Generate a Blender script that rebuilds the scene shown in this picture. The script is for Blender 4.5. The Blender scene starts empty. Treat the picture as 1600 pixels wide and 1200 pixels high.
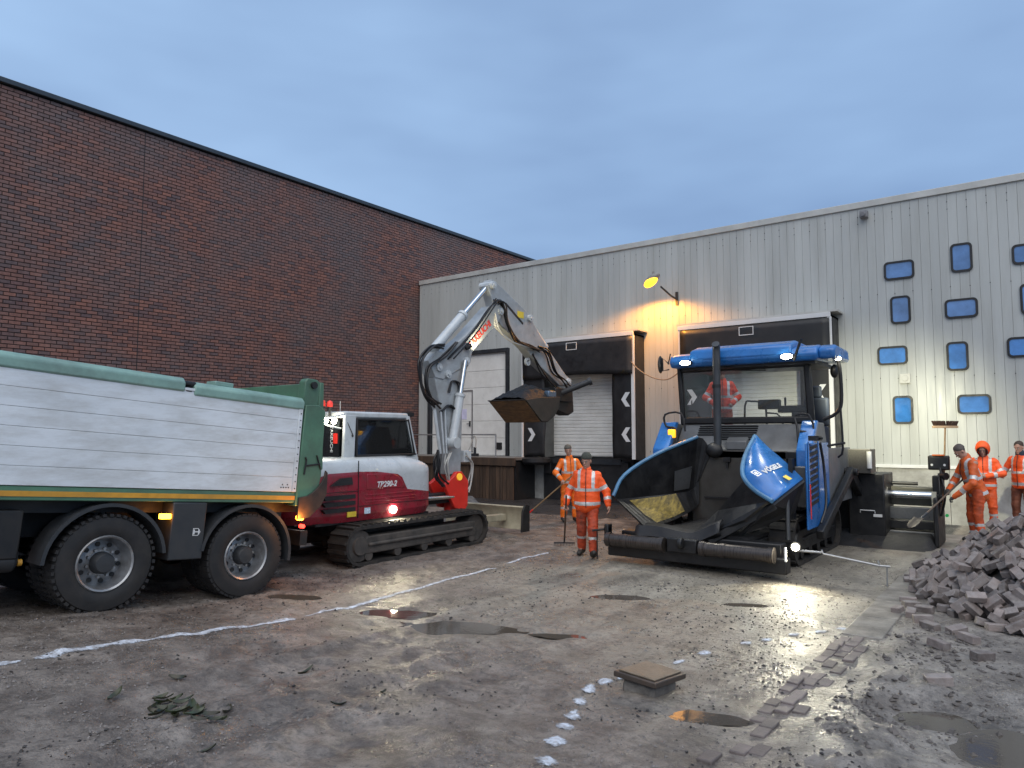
import bpy, bmesh, math, random
import numpy as np
from mathutils import Vector, Matrix

random.seed(7)
RNG = np.random.default_rng(7)
SC = bpy.context.scene
COL = SC.collection
R = math.radians

# ------------------------------------------------------------------ camera
CAM_Z = 2.13
cd = bpy.data.cameras.new('camera'); cam = bpy.data.objects.new('camera', cd); COL.objects.link(cam)
cd.sensor_width = 36; cd.lens = 36 * 1110 / 1600; cd.clip_start = .05; cd.clip_end = 3000
cam.location = (0, 0, CAM_Z)
cam.rotation_euler = (R(90) + math.atan(80 / 1110), 0, R(36.87))
SC.camera = cam

# ------------------------------------------------------------------ sky, sun, exposure
w = bpy.data.worlds.new('World'); SC.world = w; w.use_nodes = True
nt = w.node_tree; nt.nodes.clear()
def N(t, kind, **kw):
    n = t.nodes.new(kind)
    for k, v in kw.items():
        if k in n.inputs.keys(): n.inputs[k].default_value = v
        else: setattr(n, k, v)
    return n
wout = N(nt, 'ShaderNodeOutputWorld'); wbg = N(nt, 'ShaderNodeBackground')
sky = N(nt, 'ShaderNodeTexSky', sky_type='NISHITA', sun_disc=False, sun_elevation=R(6), sun_rotation=R(200), air_density=1.0, dust_density=1.0, ozone_density=3.0)
tc = N(nt, 'ShaderNodeTexCoord'); mp = N(nt, 'ShaderNodeMapping'); mp.inputs['Scale'].default_value = (1, 1, 3.2); mp.inputs['Rotation'].default_value = (0, .15, .9)
nz = N(nt, 'ShaderNodeTexNoise', Scale=1.25, Detail=4.0, Roughness=.5)
rp = N(nt, 'ShaderNodeValToRGB'); rp.color_ramp.elements[0].position = .36; rp.color_ramp.elements[1].position = .68
rp.color_ramp.elements[0].color = (2.1, 3.2, 5.3, 1); rp.color_ramp.elements[1].color = (3.5, 5.2, 7.8, 1)
mx = N(nt, 'ShaderNodeMix', data_type='RGBA'); mx.inputs[0].default_value = .86
nt.links.new(tc.outputs['Generated'], mp.inputs[0]); nt.links.new(mp.outputs[0], nz.inputs['Vector'])
nt.links.new(nz.outputs['Fac'], rp.inputs[0]); nt.links.new(sky.outputs[0], mx.inputs[6]); nt.links.new(rp.outputs[0], mx.inputs[7])
nt.links.new(mx.outputs[2], wbg.inputs[0]); wbg.inputs[1].default_value = .075
nt.links.new(wbg.outputs[0], wout.inputs[0])
sd = bpy.data.lights.new('sun', 'SUN'); sd.energy = 1.4; sd.angle = R(75); sd.color = (1, .92, .82)
so = bpy.data.objects.new('sun', sd); COL.objects.link(so); so.rotation_euler = (R(36), 0, R(38))
SC.view_settings.view_transform = 'Standard'; SC.view_settings.look = 'None'
SC.view_settings.exposure = .75; SC.view_settings.gamma = 1; SC.view_settings.use_curve_mapping = False

# ------------------------------------------------------------------ numpy noise
def vnoise(x, y, seed=0):
    xi = np.floor(x).astype(np.int64); yi = np.floor(y).astype(np.int64); xf = x - xi; yf = y - yi
    def h(a, b):
        n = (a * 374761393 + b * 668265263 + seed * 1442695041) & 0x7fffffff
        n = ((n ^ (n >> 13)) * 1274126177) & 0x7fffffff
        return ((n ^ (n >> 16)) & 0xffff) / 65535.
    u = xf * xf * (3 - 2 * xf); v = yf * yf * (3 - 2 * yf)
    return (h(xi, yi) * (1 - u) + h(xi + 1, yi) * u) * (1 - v) + (h(xi, yi + 1) * (1 - u) + h(xi + 1, yi + 1) * u) * v
def fbm(x, y, s, o=4, seed=0, g=.5):
    r = 0; a = 1; t = 0
    for i in range(o):
        r = r + a * vnoise(x * s + i * 17.3, y * s - i * 9.1, seed + i); t += a; a *= g; s *= 2.03
    return r / t - .5
def sst(a, b, x):
    t = np.clip((x - a) / (b - a), 0, 1); return t * t * (3 - 2 * t)

# ------------------------------------------------------------------ materials
MATS = {}
def mat(name, col, rough=.55, metal=0., var=.2, vs=3., bump=0., bs=30., dirt=None, da=.5, ds=1.5, coat=0., emit=None, es=0., trans=0., rv=.12, spec=.5, stretch=(1, 1, 1), island=0.):
    if name in MATS: return MATS[name]
    m = bpy.data.materials.new(name); m.use_nodes = True; t = m.node_tree; b = t.nodes['Principled BSDF']; MATS[name] = m
    b.inputs['Metallic'].default_value = metal; b.inputs['Coat Weight'].default_value = coat; b.inputs['Specular IOR Level'].default_value = spec
    if emit: b.inputs['Emission Color'].default_value = (*emit, 1); b.inputs['Emission Strength'].default_value = es
    b.inputs['Transmission Weight'].default_value = trans
    g = N(t, 'ShaderNodeNewGeometry'); mpn = N(t, 'ShaderNodeMapping'); mpn.inputs['Scale'].default_value = stretch
    t.links.new(g.outputs['Position'], mpn.inputs[0])
    n1 = N(t, 'ShaderNodeTexNoise', Scale=vs, Detail=6.0, Roughness=.62); t.links.new(mpn.outputs[0], n1.inputs['Vector'])
    mr = N(t, 'ShaderNodeMapRange'); mr.inputs[1].default_value = .3; mr.inputs[2].default_value = .7; mr.inputs[3].default_value = 1 - var; mr.inputs[4].default_value = 1 + var
    t.links.new(n1.outputs['Fac'], mr.inputs[0])
    mu = N(t, 'ShaderNodeVectorMath', operation='SCALE'); mu.inputs[0].default_value = col; t.links.new(mr.outputs[0], mu.inputs['Scale'])
    out = mu.outputs[0]
    if island:
        ml = N(t, 'ShaderNodeMath', operation='MULTIPLY_ADD'); ml.inputs[1].default_value = island * 2; ml.inputs[2].default_value = 1 - island
        oi = N(t, 'ShaderNodeObjectInfo'); t.links.new(oi.outputs['Random'], ml.inputs[0])
        m3 = N(t, 'ShaderNodeVectorMath', operation='SCALE'); t.links.new(out, m3.inputs[0]); t.links.new(ml.outputs[0], m3.inputs['Scale']); out = m3.outputs[0]
    if dirt:
        n2 = N(t, 'ShaderNodeTexNoise', Scale=ds, Detail=8.0, Roughness=.7); t.links.new(mpn.outputs[0], n2.inputs['Vector'])
        r2 = N(t, 'ShaderNodeMapRange'); r2.inputs[1].default_value = .42; r2.inputs[2].default_value = .68; r2.inputs[3].default_value = 0; r2.inputs[4].default_value = da
        t.links.new(n2.outputs['Fac'], r2.inputs[0])
        m2 = N(t, 'ShaderNodeMix', data_type='RGBA'); t.links.new(r2.outputs[0], m2.inputs[0]); t.links.new(out, m2.inputs[6]); m2.inputs[7].default_value = (*dirt, 1); out = m2.outputs[2]
    t.links.new(out, b.inputs['Base Color'])
    rr = N(t, 'ShaderNodeMapRange'); rr.inputs[1].default_value = .3; rr.inputs[2].default_value = .7; rr.inputs[3].default_value = max(.02, rough - rv); rr.inputs[4].default_value = min(1, rough + rv)
    t.links.new(n1.outputs['Fac'], rr.inputs[0]); t.links.new(rr.outputs[0], b.inputs['Roughness'])
    if bump:
        n3 = N(t, 'ShaderNodeTexNoise', Scale=bs, Detail=5.0, Roughness=.6); t.links.new(mpn.outputs[0], n3.inputs['Vector'])
        bp = N(t, 'ShaderNodeBump', Strength=bump, Distance=.02); t.links.new(n3.outputs['Fac'], bp.inputs['Height']); t.links.new(bp.outputs[0], b.inputs['Normal'])
    return m

# ------------------------------------------------------------------ mesh building
class MB:
    def __init__(s): s.v = []; s.f = []; s.mi = []; s.m = 0
    def add(s, vs, fs):
        k = len(s.v); s.v += [tuple(p) for p in vs]; s.f += [tuple(i + k for i in q) for q in fs]; s.mi += [s.m] * len(fs); return s
    def box(s, a, b, M=None):
        x0, y0, z0 = a; x1, y1, z1 = b
        vs = [Vector(p) for p in [(x0, y0, z0), (x1, y0, z0), (x1, y1, z0), (x0, y1, z0), (x0, y0, z1), (x1, y0, z1), (x1, y1, z1), (x0, y1, z1)]]
        if M: vs = [M @ p for p in vs]
        return s.add(vs, [(3, 2, 1, 0), (4, 5, 6, 7), (0, 1, 5, 4), (1, 2, 6, 5), (2, 3, 7, 6), (3, 0, 4, 7)])
    def bar(s, p, q, w, h, up=(0, 0, 1)):
        p = Vector(p); q = Vector(q); d = (q - p); L = d.length; d.normalize(); u = Vector(up); x = d.cross(u)
        if x.length < 1e-4: x = d.cross(Vector((0, 1, 0)))
        x.normalize(); u = x.cross(d)
        M = Matrix((x, d, u)).transposed().to_4x4(); M.translation = p
        return s.box((-w / 2, 0, -h / 2), (w / 2, L, h / 2), M)
    def cyl(s, p, q, r, r2=None, n=16, cap=True):
        p = Vector(p); q = Vector(q); r2 = r if r2 is None else r2; d = (q - p).normalized()
        x = d.orthogonal().normalized(); y = d.cross(x); vs = []
        for c, rr in ((p, r), (q, r2)):
            vs += [c + (x * math.cos(2 * math.pi * i / n) + y * math.sin(2 * math.pi * i / n)) * rr for i in range(n)]
        fs = [(i, (i + 1) % n, n + (i + 1) % n, n + i) for i in range(n)]
        if cap: fs += [tuple(range(n))[::-1], tuple(range(n, 2 * n))]
        return s.add(vs, fs)
    def tube(s, pts, r, n=8, sub=0):
        P = [Vector(p) for p in pts]
        if sub:
            Q = []; e = [P[0] * 2 - P[1]] + P + [P[-1] * 2 - P[-2]]
            for i in range(1, len(e) - 2):
                a, b, c, d = e[i - 1:i + 3]
                for k in range(sub):
                    t = k / sub; Q.append(.5 * ((2 * b) + (c - a) * t + (2 * a - 5 * b + 4 * c - d) * t * t + (3 * b - a - 3 * c + d) * t ** 3))
            P = Q + [P[-1]]
        vs = []; x = None
        for i, p in enumerate(P):
            d = (P[min(i + 1, len(P) - 1)] - P[max(i - 1, 0)]).normalized()
            x = d.orthogonal().normalized() if x is None else (x - d * x.dot(d)).normalized()
            y = d.cross(x); rr = r[i] if isinstance(r, (list, tuple)) else r
            vs += [p + (x * math.cos(2 * math.pi * k / n) + y * math.sin(2 * math.pi * k / n)) * rr for k in range(n)]
        fs = [(i * n + k, i * n + (k + 1) % n, (i + 1) * n + (k + 1) % n, (i + 1) * n + k) for i in range(len(P) - 1) for k in range(n)]
        fs += [tuple(range(n))[::-1], tuple(range((len(P) - 1) * n, len(P) * n))]
        return s.add(vs, fs)
    def prism(s, poly, ax, a, b):
        # poly in the two other axes (cyclic order: x->(y,z), y->(x,z), z->(x,y))
        def P(u, v, t): return {'x': (t, u, v), 'y': (u, t, v), 'z': (u, v, t)}[ax]
        n = len(poly); vs = [P(u, v, a) for u, v in poly] + [P(u, v, b) for u, v in poly]
        return s.add(vs, [tuple(range(n))[::-1], tuple(range(n, 2 * n))] + [(i, (i + 1) % n, n + (i + 1) % n, n + i) for i in range(n)])
    def lathe(s, prof, o, ax, n=32):
        # prof: (axial, radius) list, revolved about axis 'x' or 'y' or 'z' through o
        o = Vector(o); vs = []; A = {'x': (1, 0, 0), 'y': (0, 1, 0), 'z': (0, 0, 1)}[ax]; A = Vector(A); X = A.orthogonal().normalized(); Y = A.cross(X)
        for a, r in prof: vs += [o + A * a + (X * math.cos(2 * math.pi * k / n) + Y * math.sin(2 * math.pi * k / n)) * r for k in range(n)]
        return s.add(vs, [(i * n + k, i * n + (k + 1) % n, (i + 1) * n + (k + 1) % n, (i + 1) * n + k) for i in range(len(prof) - 1) for k in range(n)])
    def ell(s, c, r, n=12, m=8, M=None):
        vs = []; c = Vector(c)
        for i in range(m + 1):
            a = math.pi * i / m
            for k in range(n):
                p = Vector((r[0] * math.sin(a) * math.cos(2 * math.pi * k / n), r[1] * math.sin(a) * math.sin(2 * math.pi * k / n), r[2] * math.cos(a)))
                vs.append(c + (M @ p if M else p))
        return s.add(vs, [(i * n + k, (i + 1) * n + k, (i + 1) * n + (k + 1) % n, i * n + (k + 1) % n) for i in range(m) for k in range(n)])
    def plate(s, pts, th):
        # thick polygon plate
        P = [Vector(p) for p in pts]; nrm = Vector()
        for i in range(len(P)): nrm += (P[i] - P[0]).cross(P[(i + 1) % len(P)] - P[0])
        nrm.normalize(); n = len(P); vs = P + [p - nrm * th for p in P]
        return s.add(vs, [tuple(range(n)), tuple(range(n, 2 * n))[::-1]] + [((i + 1) % n, i, n + i, n + (i + 1) % n) for i in range(n)])
    def build(s, name, ms, parent=None, bevel=0, smooth=None, seg=2):
        me = bpy.data.meshes.new(name); me.from_pydata(s.v, [], s.f); ms = ms if isinstance(ms, (list, tuple)) else [ms]
        for m in ms: me.materials.append(m)
        if len(ms) > 1: me.polygons.foreach_set('material_index', s.mi)
        bm = bmesh.new(); bm.from_mesh(me); bmesh.ops.recalc_face_normals(bm, faces=bm.faces); bm.to_mesh(me); bm.free()
        o = bpy.data.objects.new(name, me); COL.objects.link(o)
        if parent: o.parent = parent
        if bevel:
            b = o.modifiers.new('bevel', 'BEVEL'); b.width = bevel; b.segments = seg; b.limit_method = 'ANGLE'; b.angle_limit = R(35)
        if smooth is None: smooth = bool(bevel)
        if smooth:
            me.shade_smooth(); 
            try: me.set_sharp_from_angle(angle=R(38 if smooth is True else smooth))
            except Exception: pass
        return o
def tag(o, label=None, cat=None, group=None, kind=None):
    for k, v in (('label', label), ('category', cat), ('group', group), ('kind', kind)):
        if v: o[k] = v
    return o
def empty(name, loc=(0, 0, 0), rot=(0, 0, 0), parent=None):
    o = bpy.data.objects.new(name, None); COL.objects.link(o); o.location = loc; o.rotation_euler = rot; o.empty_display_size = .2
    if parent: o.parent = parent
    return o
def npmesh(name, V, F, ms, parent=None, smooth=True, mi=None):
    V = np.asarray(V, np.float32); F = np.asarray(F, np.int32); k = F.shape[1]
    me = bpy.data.meshes.new(name); me.vertices.add(len(V)); me.vertices.foreach_set('co', V.ravel())
    me.loops.add(F.size); me.loops.foreach_set('vertex_index', F.ravel()); me.polygons.add(len(F))
    me.polygons.foreach_set('loop_start', np.arange(0, F.size, k, dtype=np.int32)); 
    if mi is not None: me.polygons.foreach_set('material_index', np.asarray(mi, np.int32))
    me.update(calc_edges=True); me.validate()
    for m in (ms if isinstance(ms, (list, tuple)) else [ms]): me.materials.append(m)
    (me.shade_smooth if smooth else me.shade_flat)()
    o = bpy.data.objects.new(name, me); COL.objects.link(o)
    if parent: o.parent = parent
    return o
def wm(o):
    return (wm(o.parent) @ o.matrix_parent_inverse @ o.matrix_basis) if o.parent else o.matrix_basis.copy()
def pin(o):   # geometry given in world coordinates, kept there under its parent
    o.matrix_parent_inverse = wm(o.parent).inverted(); return o
def share(src, name, parent=None, loc=None, rot=None):
    o = src.copy(); o.name = name; COL.objects.link(o); o.parent = parent
    if loc is not None: o.location = loc
    if rot is not None: o.rotation_euler = rot
    return o
def text(name, s, m, size, M, parent=None, ext=.002, shear=0, bold=0):
    c = bpy.data.curves.new(name, 'FONT'); c.body = s; c.size = size; c.extrude = ext; c.align_x = 'CENTER'; c.align_y = 'CENTER'; c.shear = shear; c.offset = bold
    t = bpy.data.objects.new(name, c); COL.objects.link(t)
    me = bpy.data.meshes.new_from_object(t.evaluated_get(bpy.context.evaluated_depsgraph_get()))
    bpy.data.objects.remove(t); o = bpy.data.objects.new(name, me); COL.objects.link(o); me.materials.clear(); me.materials.append(m)
    if parent: o.parent = parent; pin(o)
    o.matrix_basis = M; return o
def frame(o, x, y):
    # matrix with origin o, local X axis x (reading direction), local Y axis y (up of the letters)
    x = Vector(x).normalized(); y = Vector(y); y = (y - x * y.dot(x)).normalized(); z = x.cross(y)
    M = Matrix((x, y, z)).transposed().to_4x4(); M.translation = Vector(o); return M
def spot(name, loc, to, e, col, ang=90, blend=.6, parent=None, r=.05):
    l = bpy.data.lights.new(name, 'SPOT'); l.energy = e; l.color = col; l.spot_size = R(ang); l.spot_blend = blend; l.shadow_soft_size = r
    o = bpy.data.objects.new(name, l); COL.objects.link(o); o.location = loc
    o.rotation_euler = (Vector(to) - Vector(loc)).to_track_quat('-Z', 'Y').to_euler()
    return o

# ------------------------------------------------------------------ ground
PUD = [(-6.35, 6.1, .55, .2), (-5.35, 6.05, .7, .3), (-3.14, 9.13, .32, .13), (-.75, 6.3, .42, .3), (-.28, 5.85, .5, .42), (-4.27, 6.5, .35, .09), (-8.0, 5.9, .4, .18), (-4.6, 8.6, .55, .22), (-2.1, 5.2, .3, .14)]
def ramp(y): return .09 * .6 * np.logaddexp(0, (5.6 - np.maximum(y, -11)) / .6)
def gh(x, y):
    x = np.asarray(x, float); y = np.asarray(y, float)
    z = ramp(y)
    near = sst(-14, -12, x) * (1 - sst(3, 4.5, x)) * (1 - sst(19.2, 19.8, y)) * sst(-2, 0, y)
    left = 1 - sst(-7.2, -6.6, x + fbm(x, y, .8, 3, 5) * 1.2)
    fore = (1 - sst(4.2, 7.2, y + fbm(x, y, .7, 3, 8) * 3)) * (1 - sst(-2.3, -1.9, x))
    rgt = sst(-1.55, -1.25, x)
    rough = np.clip(.18 + left * .55 + fore * .7 + rgt * .75, 0, 1)
    n = fbm(x, y, 1.1, 4, 1) * .08 + fbm(x, y, 4, 4, 2) * .07 + np.maximum(fbm(x, y, 9, 4, 3), -.05) * .10 * sst(-.05, .22, fbm(x, y, 1.3, 3, 4))
    z = z + near * rough * n
    # wheel ruts running along the lane
    for cx, wd in ((-5.2, .28), (-4.1, .2), (-6.05, .24)):
        c = cx + .25 * np.sin(y * .5 + cx); q = np.exp(-((x - c) / wd) ** 2); lug = .5 + .5 * np.sign(np.sin(y * 24 + x * 3))
        z = z - near * q * (.022 + .012 * lug) * (1 - sst(6.5, 8.5, y)) + near * np.exp(-((np.abs(x - c) - wd * 1.3) / .1) ** 2) * .02 * (1 - sst(6.5, 8.5, y))
    z = z + rgt * near * (.02 + .1 * sst(13, 16.5, y))
    # sand shoulder beside the edging bricks
    z = z + near * .09 * np.exp(-((x + .95) / .28) ** 2 - ((y - 6.9) / .5) ** 2) + near * .07 * np.exp(-((x + 1.15) / .3) ** 2 - ((y - 5.3) / .7) ** 2)
    for px, py, ax, ay in PUD:
        c, s_ = math.cos(R(25)), math.sin(R(25)); u = ((x - px) * c + (y - py) * s_) / ax; v = (-(x - px) * s_ + (y - py) * c) / ay
        q = np.exp(-(u * u + v * v) ** 1.5 * .9); z = z * (1 - q) + q * (float(ramp(np.array(py))) - .045 + n * .25)
    return z
def gz(x, y): return float(gh(np.array([x]), np.array([y]))[0])
def axis(a, b, st, far):
    c = list(np.arange(a, b + st / 2, st)); s_ = st; lo = []; hi = []; x = a
    while x > -far: s_ *= 1.35; x -= s_; lo.append(x)
    s_ = st; x = b
    while x < far: s_ *= 1.35; x += s_; hi.append(x)
    return np.array(lo[::-1] + c + hi)
gx = axis(-11.5, 2.0, .036, 900); gy = axis(2.0, 16.0, .04, 900)
GX, GY = np.meshgrid(gx, gy, indexing='ij'); GZ = gh(GX, GY)
ny_ = len(gy); ii = np.arange(len(gx) - 1)[:, None] * ny_ + np.arange(ny_ - 1)[None]
GF = np.stack([ii, ii + ny_, ii + ny_ + 1, ii + 1], -1).reshape(-1, 4)

def ground_mat():
    m = bpy.data.materials.new('wet_ground'); m.use_nodes = True; t = m.node_tree; b = t.nodes['Principled BSDF']; L = t.links.new
    g = N(t, 'ShaderNodeNewGeometry'); P = g.outputs['Position']; sx = N(t, 'ShaderNodeSeparateXYZ'); L(P, sx.inputs[0])
    def noise(s, d=6., r=.6, st=None):
        n = N(t, 'ShaderNodeTexNoise', Scale=s, Detail=d, Roughness=r)
        if st:
            q = N(t, 'ShaderNodeMapping'); q.inputs['Scale'].default_value = st; L(P, q.inputs[0]); L(q.outputs[0], n.inputs['Vector'])
        else: L(P, n.inputs['Vector'])
        return n.outputs['Fac']
    def rng(src, a, b_, c, d):
        n = N(t, 'ShaderNodeMapRange'); L(src, n.inputs[0])
        for i, v in enumerate((a, b_, c, d)): n.inputs[i + 1].default_value = v
        return n.outputs[0]
    def math_(op, a, b_=None):
        n = N(t, 'ShaderNodeMath', operation=op)
        for i, v in enumerate((a, b_)):
            if v is None: continue
            if isinstance(v, (int, float)): n.inputs[i].default_value = v
            else: L(v, n.inputs[i])
        return n.outputs[0]
    def mix(f, a, b_):
        n = N(t, 'ShaderNodeMix', data_type='RGBA')
        if isinstance(f, float): n.inputs[0].default_value = f
        else: L(f, n.inputs[0])
        for i, v in ((6, a), (7, b_)):
            if isinstance(v, tuple): n.inputs[i].default_value = (*v, 1)
            else: L(v, n.inputs[i])
        return n.outputs[2]
    big = noise(.55, 5); med = noise(2.3, 8, .68); fine = noise(22, 6, .7); vf = noise(95, 3, .7); streak = noise(1.4, 7, .65, (2.2, .5, 1))
    mud = mix(rng(med, .38, .64, 0, 1), (.10, .08, .066), (.30, .26, .225))
    conc = mix(rng(streak, .35, .66, 0, 1), (.20, .178, .14), (.37, .335, .275))
    sand = mix(rng(med, .36, .66, 0, 1), (.135, .116, .10), (.34, .31, .275))
    xl = math_('ADD', sx.outputs[0], rng(big, .3, .7, -.9, .9)); yl = math_('ADD', sx.outputs[1], rng(big, .3, .7, -1.6, 1.6))
    lane = math_('MULTIPLY', rng(xl, -7.6, -6.3, 0, 1), rng(yl, 4.8, 7.4, 0, 1))
    col = mix(lane, mud, conc)
    rt = rng(sx.outputs[0], -1.6, -1.35, 0, 1); col = mix(rt, col, sand)
    # dark spilled asphalt crumbs and mud drift
    sp = math_('MULTIPLY', rng(noise(1.05, 7, .72), .52, .66, 0, .85), rng(fine, .35, .6, .25, 1)); col = mix(sp, col, (.035, .031, .029))
    blot = noise(13, 7, .75); col = mix(rng(blot, .50, .60, 0, .55), col, (.055, .047, .041)); gr2 = noise(48, 4, .8); col = mix(rng(gr2, .56, .62, 0, .5), col, (.05, .044, .04)); col = mix(rng(gr2, .40, .34, 0, .45), col, (.36, .33, .30))
    # grit: pale and dark grains
    col = mix(rng(vf, .64, .74, 0, .55), col, (.38, .36, .34)); col = mix(rng(fine, .60, .75, 0, .6), col, (.05, .045, .042))
    # fresh asphalt laid at the dock face and behind the screed
    asp = math_('MAXIMUM', math_('MULTIPLY', rng(yl, 15.6, 16.4, 0, 1), rng(sx.outputs[0], -1.75, -1.65, 1, 0)), 0.)
    col = mix(asp, col, mix(rng(vf, .4, .7, 0, 1), (.018, .018, .02), (.05, .05, .052)))
    L(col, b.inputs['Base Color'])
    wet = noise(.8, 6, .62); ro = rng(wet, .38, .64, .20, .60); ro = math_('ADD', ro, rng(fine, .3, .7, -.08, .1)); L(ro, b.inputs['Roughness'])
    b.inputs['Specular IOR Level'].default_value = .55
    h = math_('ADD', math_('MULTIPLY', fine, .55), math_('MULTIPLY', vf, .22)); h = math_('ADD', h, math_('MULTIPLY', noise(9, 5, .6), .6))
    bp = N(t, 'ShaderNodeBump', Strength=1., Distance=.035); L(h, bp.inputs['Height']); L(bp.outputs[0], b.inputs['Normal'])
    return m
ground = npmesh('ground', np.stack([GX, GY, GZ], -1).reshape(-1, 3), GF, ground_mat()); tag(ground, kind='structure', label='wet muddy yard of worn concrete, sand and grit sloping to the docks')
# standing water: flat sheets that meet the ground at their own shoreline
mwater = mat('water', (.085, .072, .058), .03, 0, .1, 2, bump=.03, bs=14, rv=.015, spec=.6)
for i, (px, py, ax, ay) in enumerate(PUD):
    n = 40; c, s_ = math.cos(R(25)), math.sin(R(25)); mb = MB(); lvl = float(ramp(np.array(py))) - (.022 if i != 7 else .03)
    pts = []
    for k in range(n):
        a = 2 * math.pi * k / n; rr = 1.02 + .14 * math.sin(3 * a + i) + .1 * math.sin(5 * a + 2 * i); u, v = ax * rr * math.cos(a), ay * rr * math.sin(a)
        pts.append((px + u * c - v * s_, py + u * s_ + v * c, lvl))
    mb.add([(px, py, lvl)] + pts, [(0, 1 + k, 1 + (k + 1) % n) for k in range(n)])
    tag(mb.build('puddle', mwater), kind='structure', label='shallow puddle of rain water lying on the muddy yard')
# ------------------------------------------------------------------ paint on the ground
mspray = mat('spray_paint', (.58, .63, .70), .7, 0, .3, 14, dirt=(.19, .17, .155), da=1., ds=16)
def spray(m):
    t = m.node_tree; b = t.nodes['Principled BSDF']; a = N(t, 'ShaderNodeAttribute', attribute_name='edge'); g = N(t, 'ShaderNodeNewGeometry'); n = N(t, 'ShaderNodeTexNoise', Scale=34., Detail=5.0, Roughness=.75); t.links.new(g.outputs['Position'], n.inputs['Vector'])
    q = N(t, 'ShaderNodeMath', operation='MULTIPLY_ADD'); q.inputs[1].default_value = 3.6; q.inputs[2].default_value = -1.6; t.links.new(n.outputs['Fac'], q.inputs[0])
    r = N(t, 'ShaderNodeMath', operation='MULTIPLY_ADD'); r.inputs[1].default_value = 1.5; r.use_clamp = True; t.links.new(a.outputs['Fac'], r.inputs[0]); t.links.new(q.outputs[0], r.inputs[2]); t.links.new(r.outputs[0], b.inputs['Alpha'])
spray(mspray)
def ribbon(name, pts, wd, seed, label):
    rr = random.Random(seed); mb = MB(); P = []
    for (a, b) in zip(pts[:-1], pts[1:]):
        n = max(4, int(math.dist(a, b) / .03))
        for k in range(n): P.append((a[0] + (b[0] - a[0]) * k / n, a[1] + (b[1] - a[1]) * k / n))
    P.append(pts[-1]); vs = []; w0 = 1.; eg = []
    for i, p in enumerate(P):
        q = P[min(i + 1, len(P) - 1)]; o = P[max(i - 1, 0)]; dx, dy = q[0] - o[0], q[1] - o[1]; l = math.hypot(dx, dy); nx, ny = -dy / l, dx / l
        e = min(1, .35 + .65 * min(i, len(P) - 1 - i) / 2.5); w0 = .7 * w0 + .3 * (.55 + .9 * rr.random()); h = wd * 1.55 * e * w0 / 2; eg += [0, min(1, e * 1.2) * (i not in (0, len(P) - 1)), 0]
        for s_ in (-1, 0, 1):
            x, y = p[0] + nx * h * s_, p[1] + ny * h * s_; vs.append((x, y, gz(x, y) + (.009 if s_ == 0 else .005)))
    mb.add(vs, [(3 * i + j, 3 * i + 3 + j, 3 * i + 4 + j, 3 * i + 1 + j) for i in range(len(P) - 1) for j in (0, 1)])
    o = mb.build(name, mspray); o.data.attributes.new('edge', 'FLOAT', 'POINT').data.foreach_set('value', [float(q) for q in eg])
    return tag(o, kind='structure', label=label)
lab = 'white sprayed setting-out line along the left of the lane'
ribbon('painted_line', [(-6.80, 1.6), (-6.84, 2.38)], .075, 1, lab)
ribbon('painted_line', [(-6.84, 2.46), (-6.93, 3.7), (-6.95, 5.15)], .085, 2, lab)
ribbon('painted_line', [(-6.94, 5.25), (-6.93, 6.2), (-7.15, 7.9), (-7.22, 9.2)], .06, 3, lab)
ribbon('painted_line', [(-7.24, 9.5), (-7.34, 10.9)], .06, 4, lab)
dots = [(-1.89, 8.57), (-2.05, 8.3), (-2.25, 8.02), (-2.55, 7.39), (-2.42, 7.65), (-2.76, 6.81), (-2.84, 6.38), (-2.94, 6.05), (-3.02, 5.64), (-3.07, 5.4), (-3.06, 5.11), (-2.97, 4.84), (-2.86, 4.55), (-2.75, 4.28), (-2.62, 3.96), (-2.46, 3.63), (-2.3, 3.3)]
for i, d in enumerate(dots):
    nx = dots[min(i + 1, len(dots) - 1)]; pv = dots[max(i - 1, 0)]; l = math.dist(nx, pv); tx, ty = (nx[0] - pv[0]) / l, (nx[1] - pv[1]) / l; h = .10 if i > 8 else .085
    ribbon('paint_mark', [(d[0] - tx * h, d[1] - ty * h), (d[0] + tx * h, d[1] + ty * h)], .088 if i > 8 else .075, 20 + i, 'white sprayed dash of the curved dotted line round the drain block')

# ------------------------------------------------------------------ edging bricks and slabs of the lane
mconc = mat('concrete', (.25, .23, .20), .5, 0, .3, 5, bump=.5, bs=50, dirt=(.09, .078, .066), da=.9, ds=2.6)
mpave = mat('paving_brick', (.165, .135, .125), .62, 0, .3, 9, bump=.4, bs=70, dirt=(.07, .06, .055), da=.6, ds=3, island=.3)
edge = empty('lane_edging', (-1.7, 9, 0)); tag(edge, kind='structure', label='row of concrete edging slabs and paving bricks between lane and sand')
inv = Matrix.Translation((1.7, -9, 0))
y = 8.35
while y < 17.4:
    L_ = .95; mb = MB(); mb.box((-.2, -L_ / 2 + .006, -.12), (.2, L_ / 2 - .006, .022)); o = mb.build('slab', mconc, edge, bevel=.012)
    o.location = (-1.65 + 1.7 + random.uniform(-.012, .012), y + L_ / 2 - 9, .0 + random.uniform(-.006, .006)); y += L_
    o.rotation_euler = (random.uniform(-.008, .008), random.uniform(-.012, .012), random.uniform(-.012, .012))
bk = MB().box((-.1, -.05, -.08), (.1, .05, 0)).build('brick', mpave, edge, bevel=.008)
first = True
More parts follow.
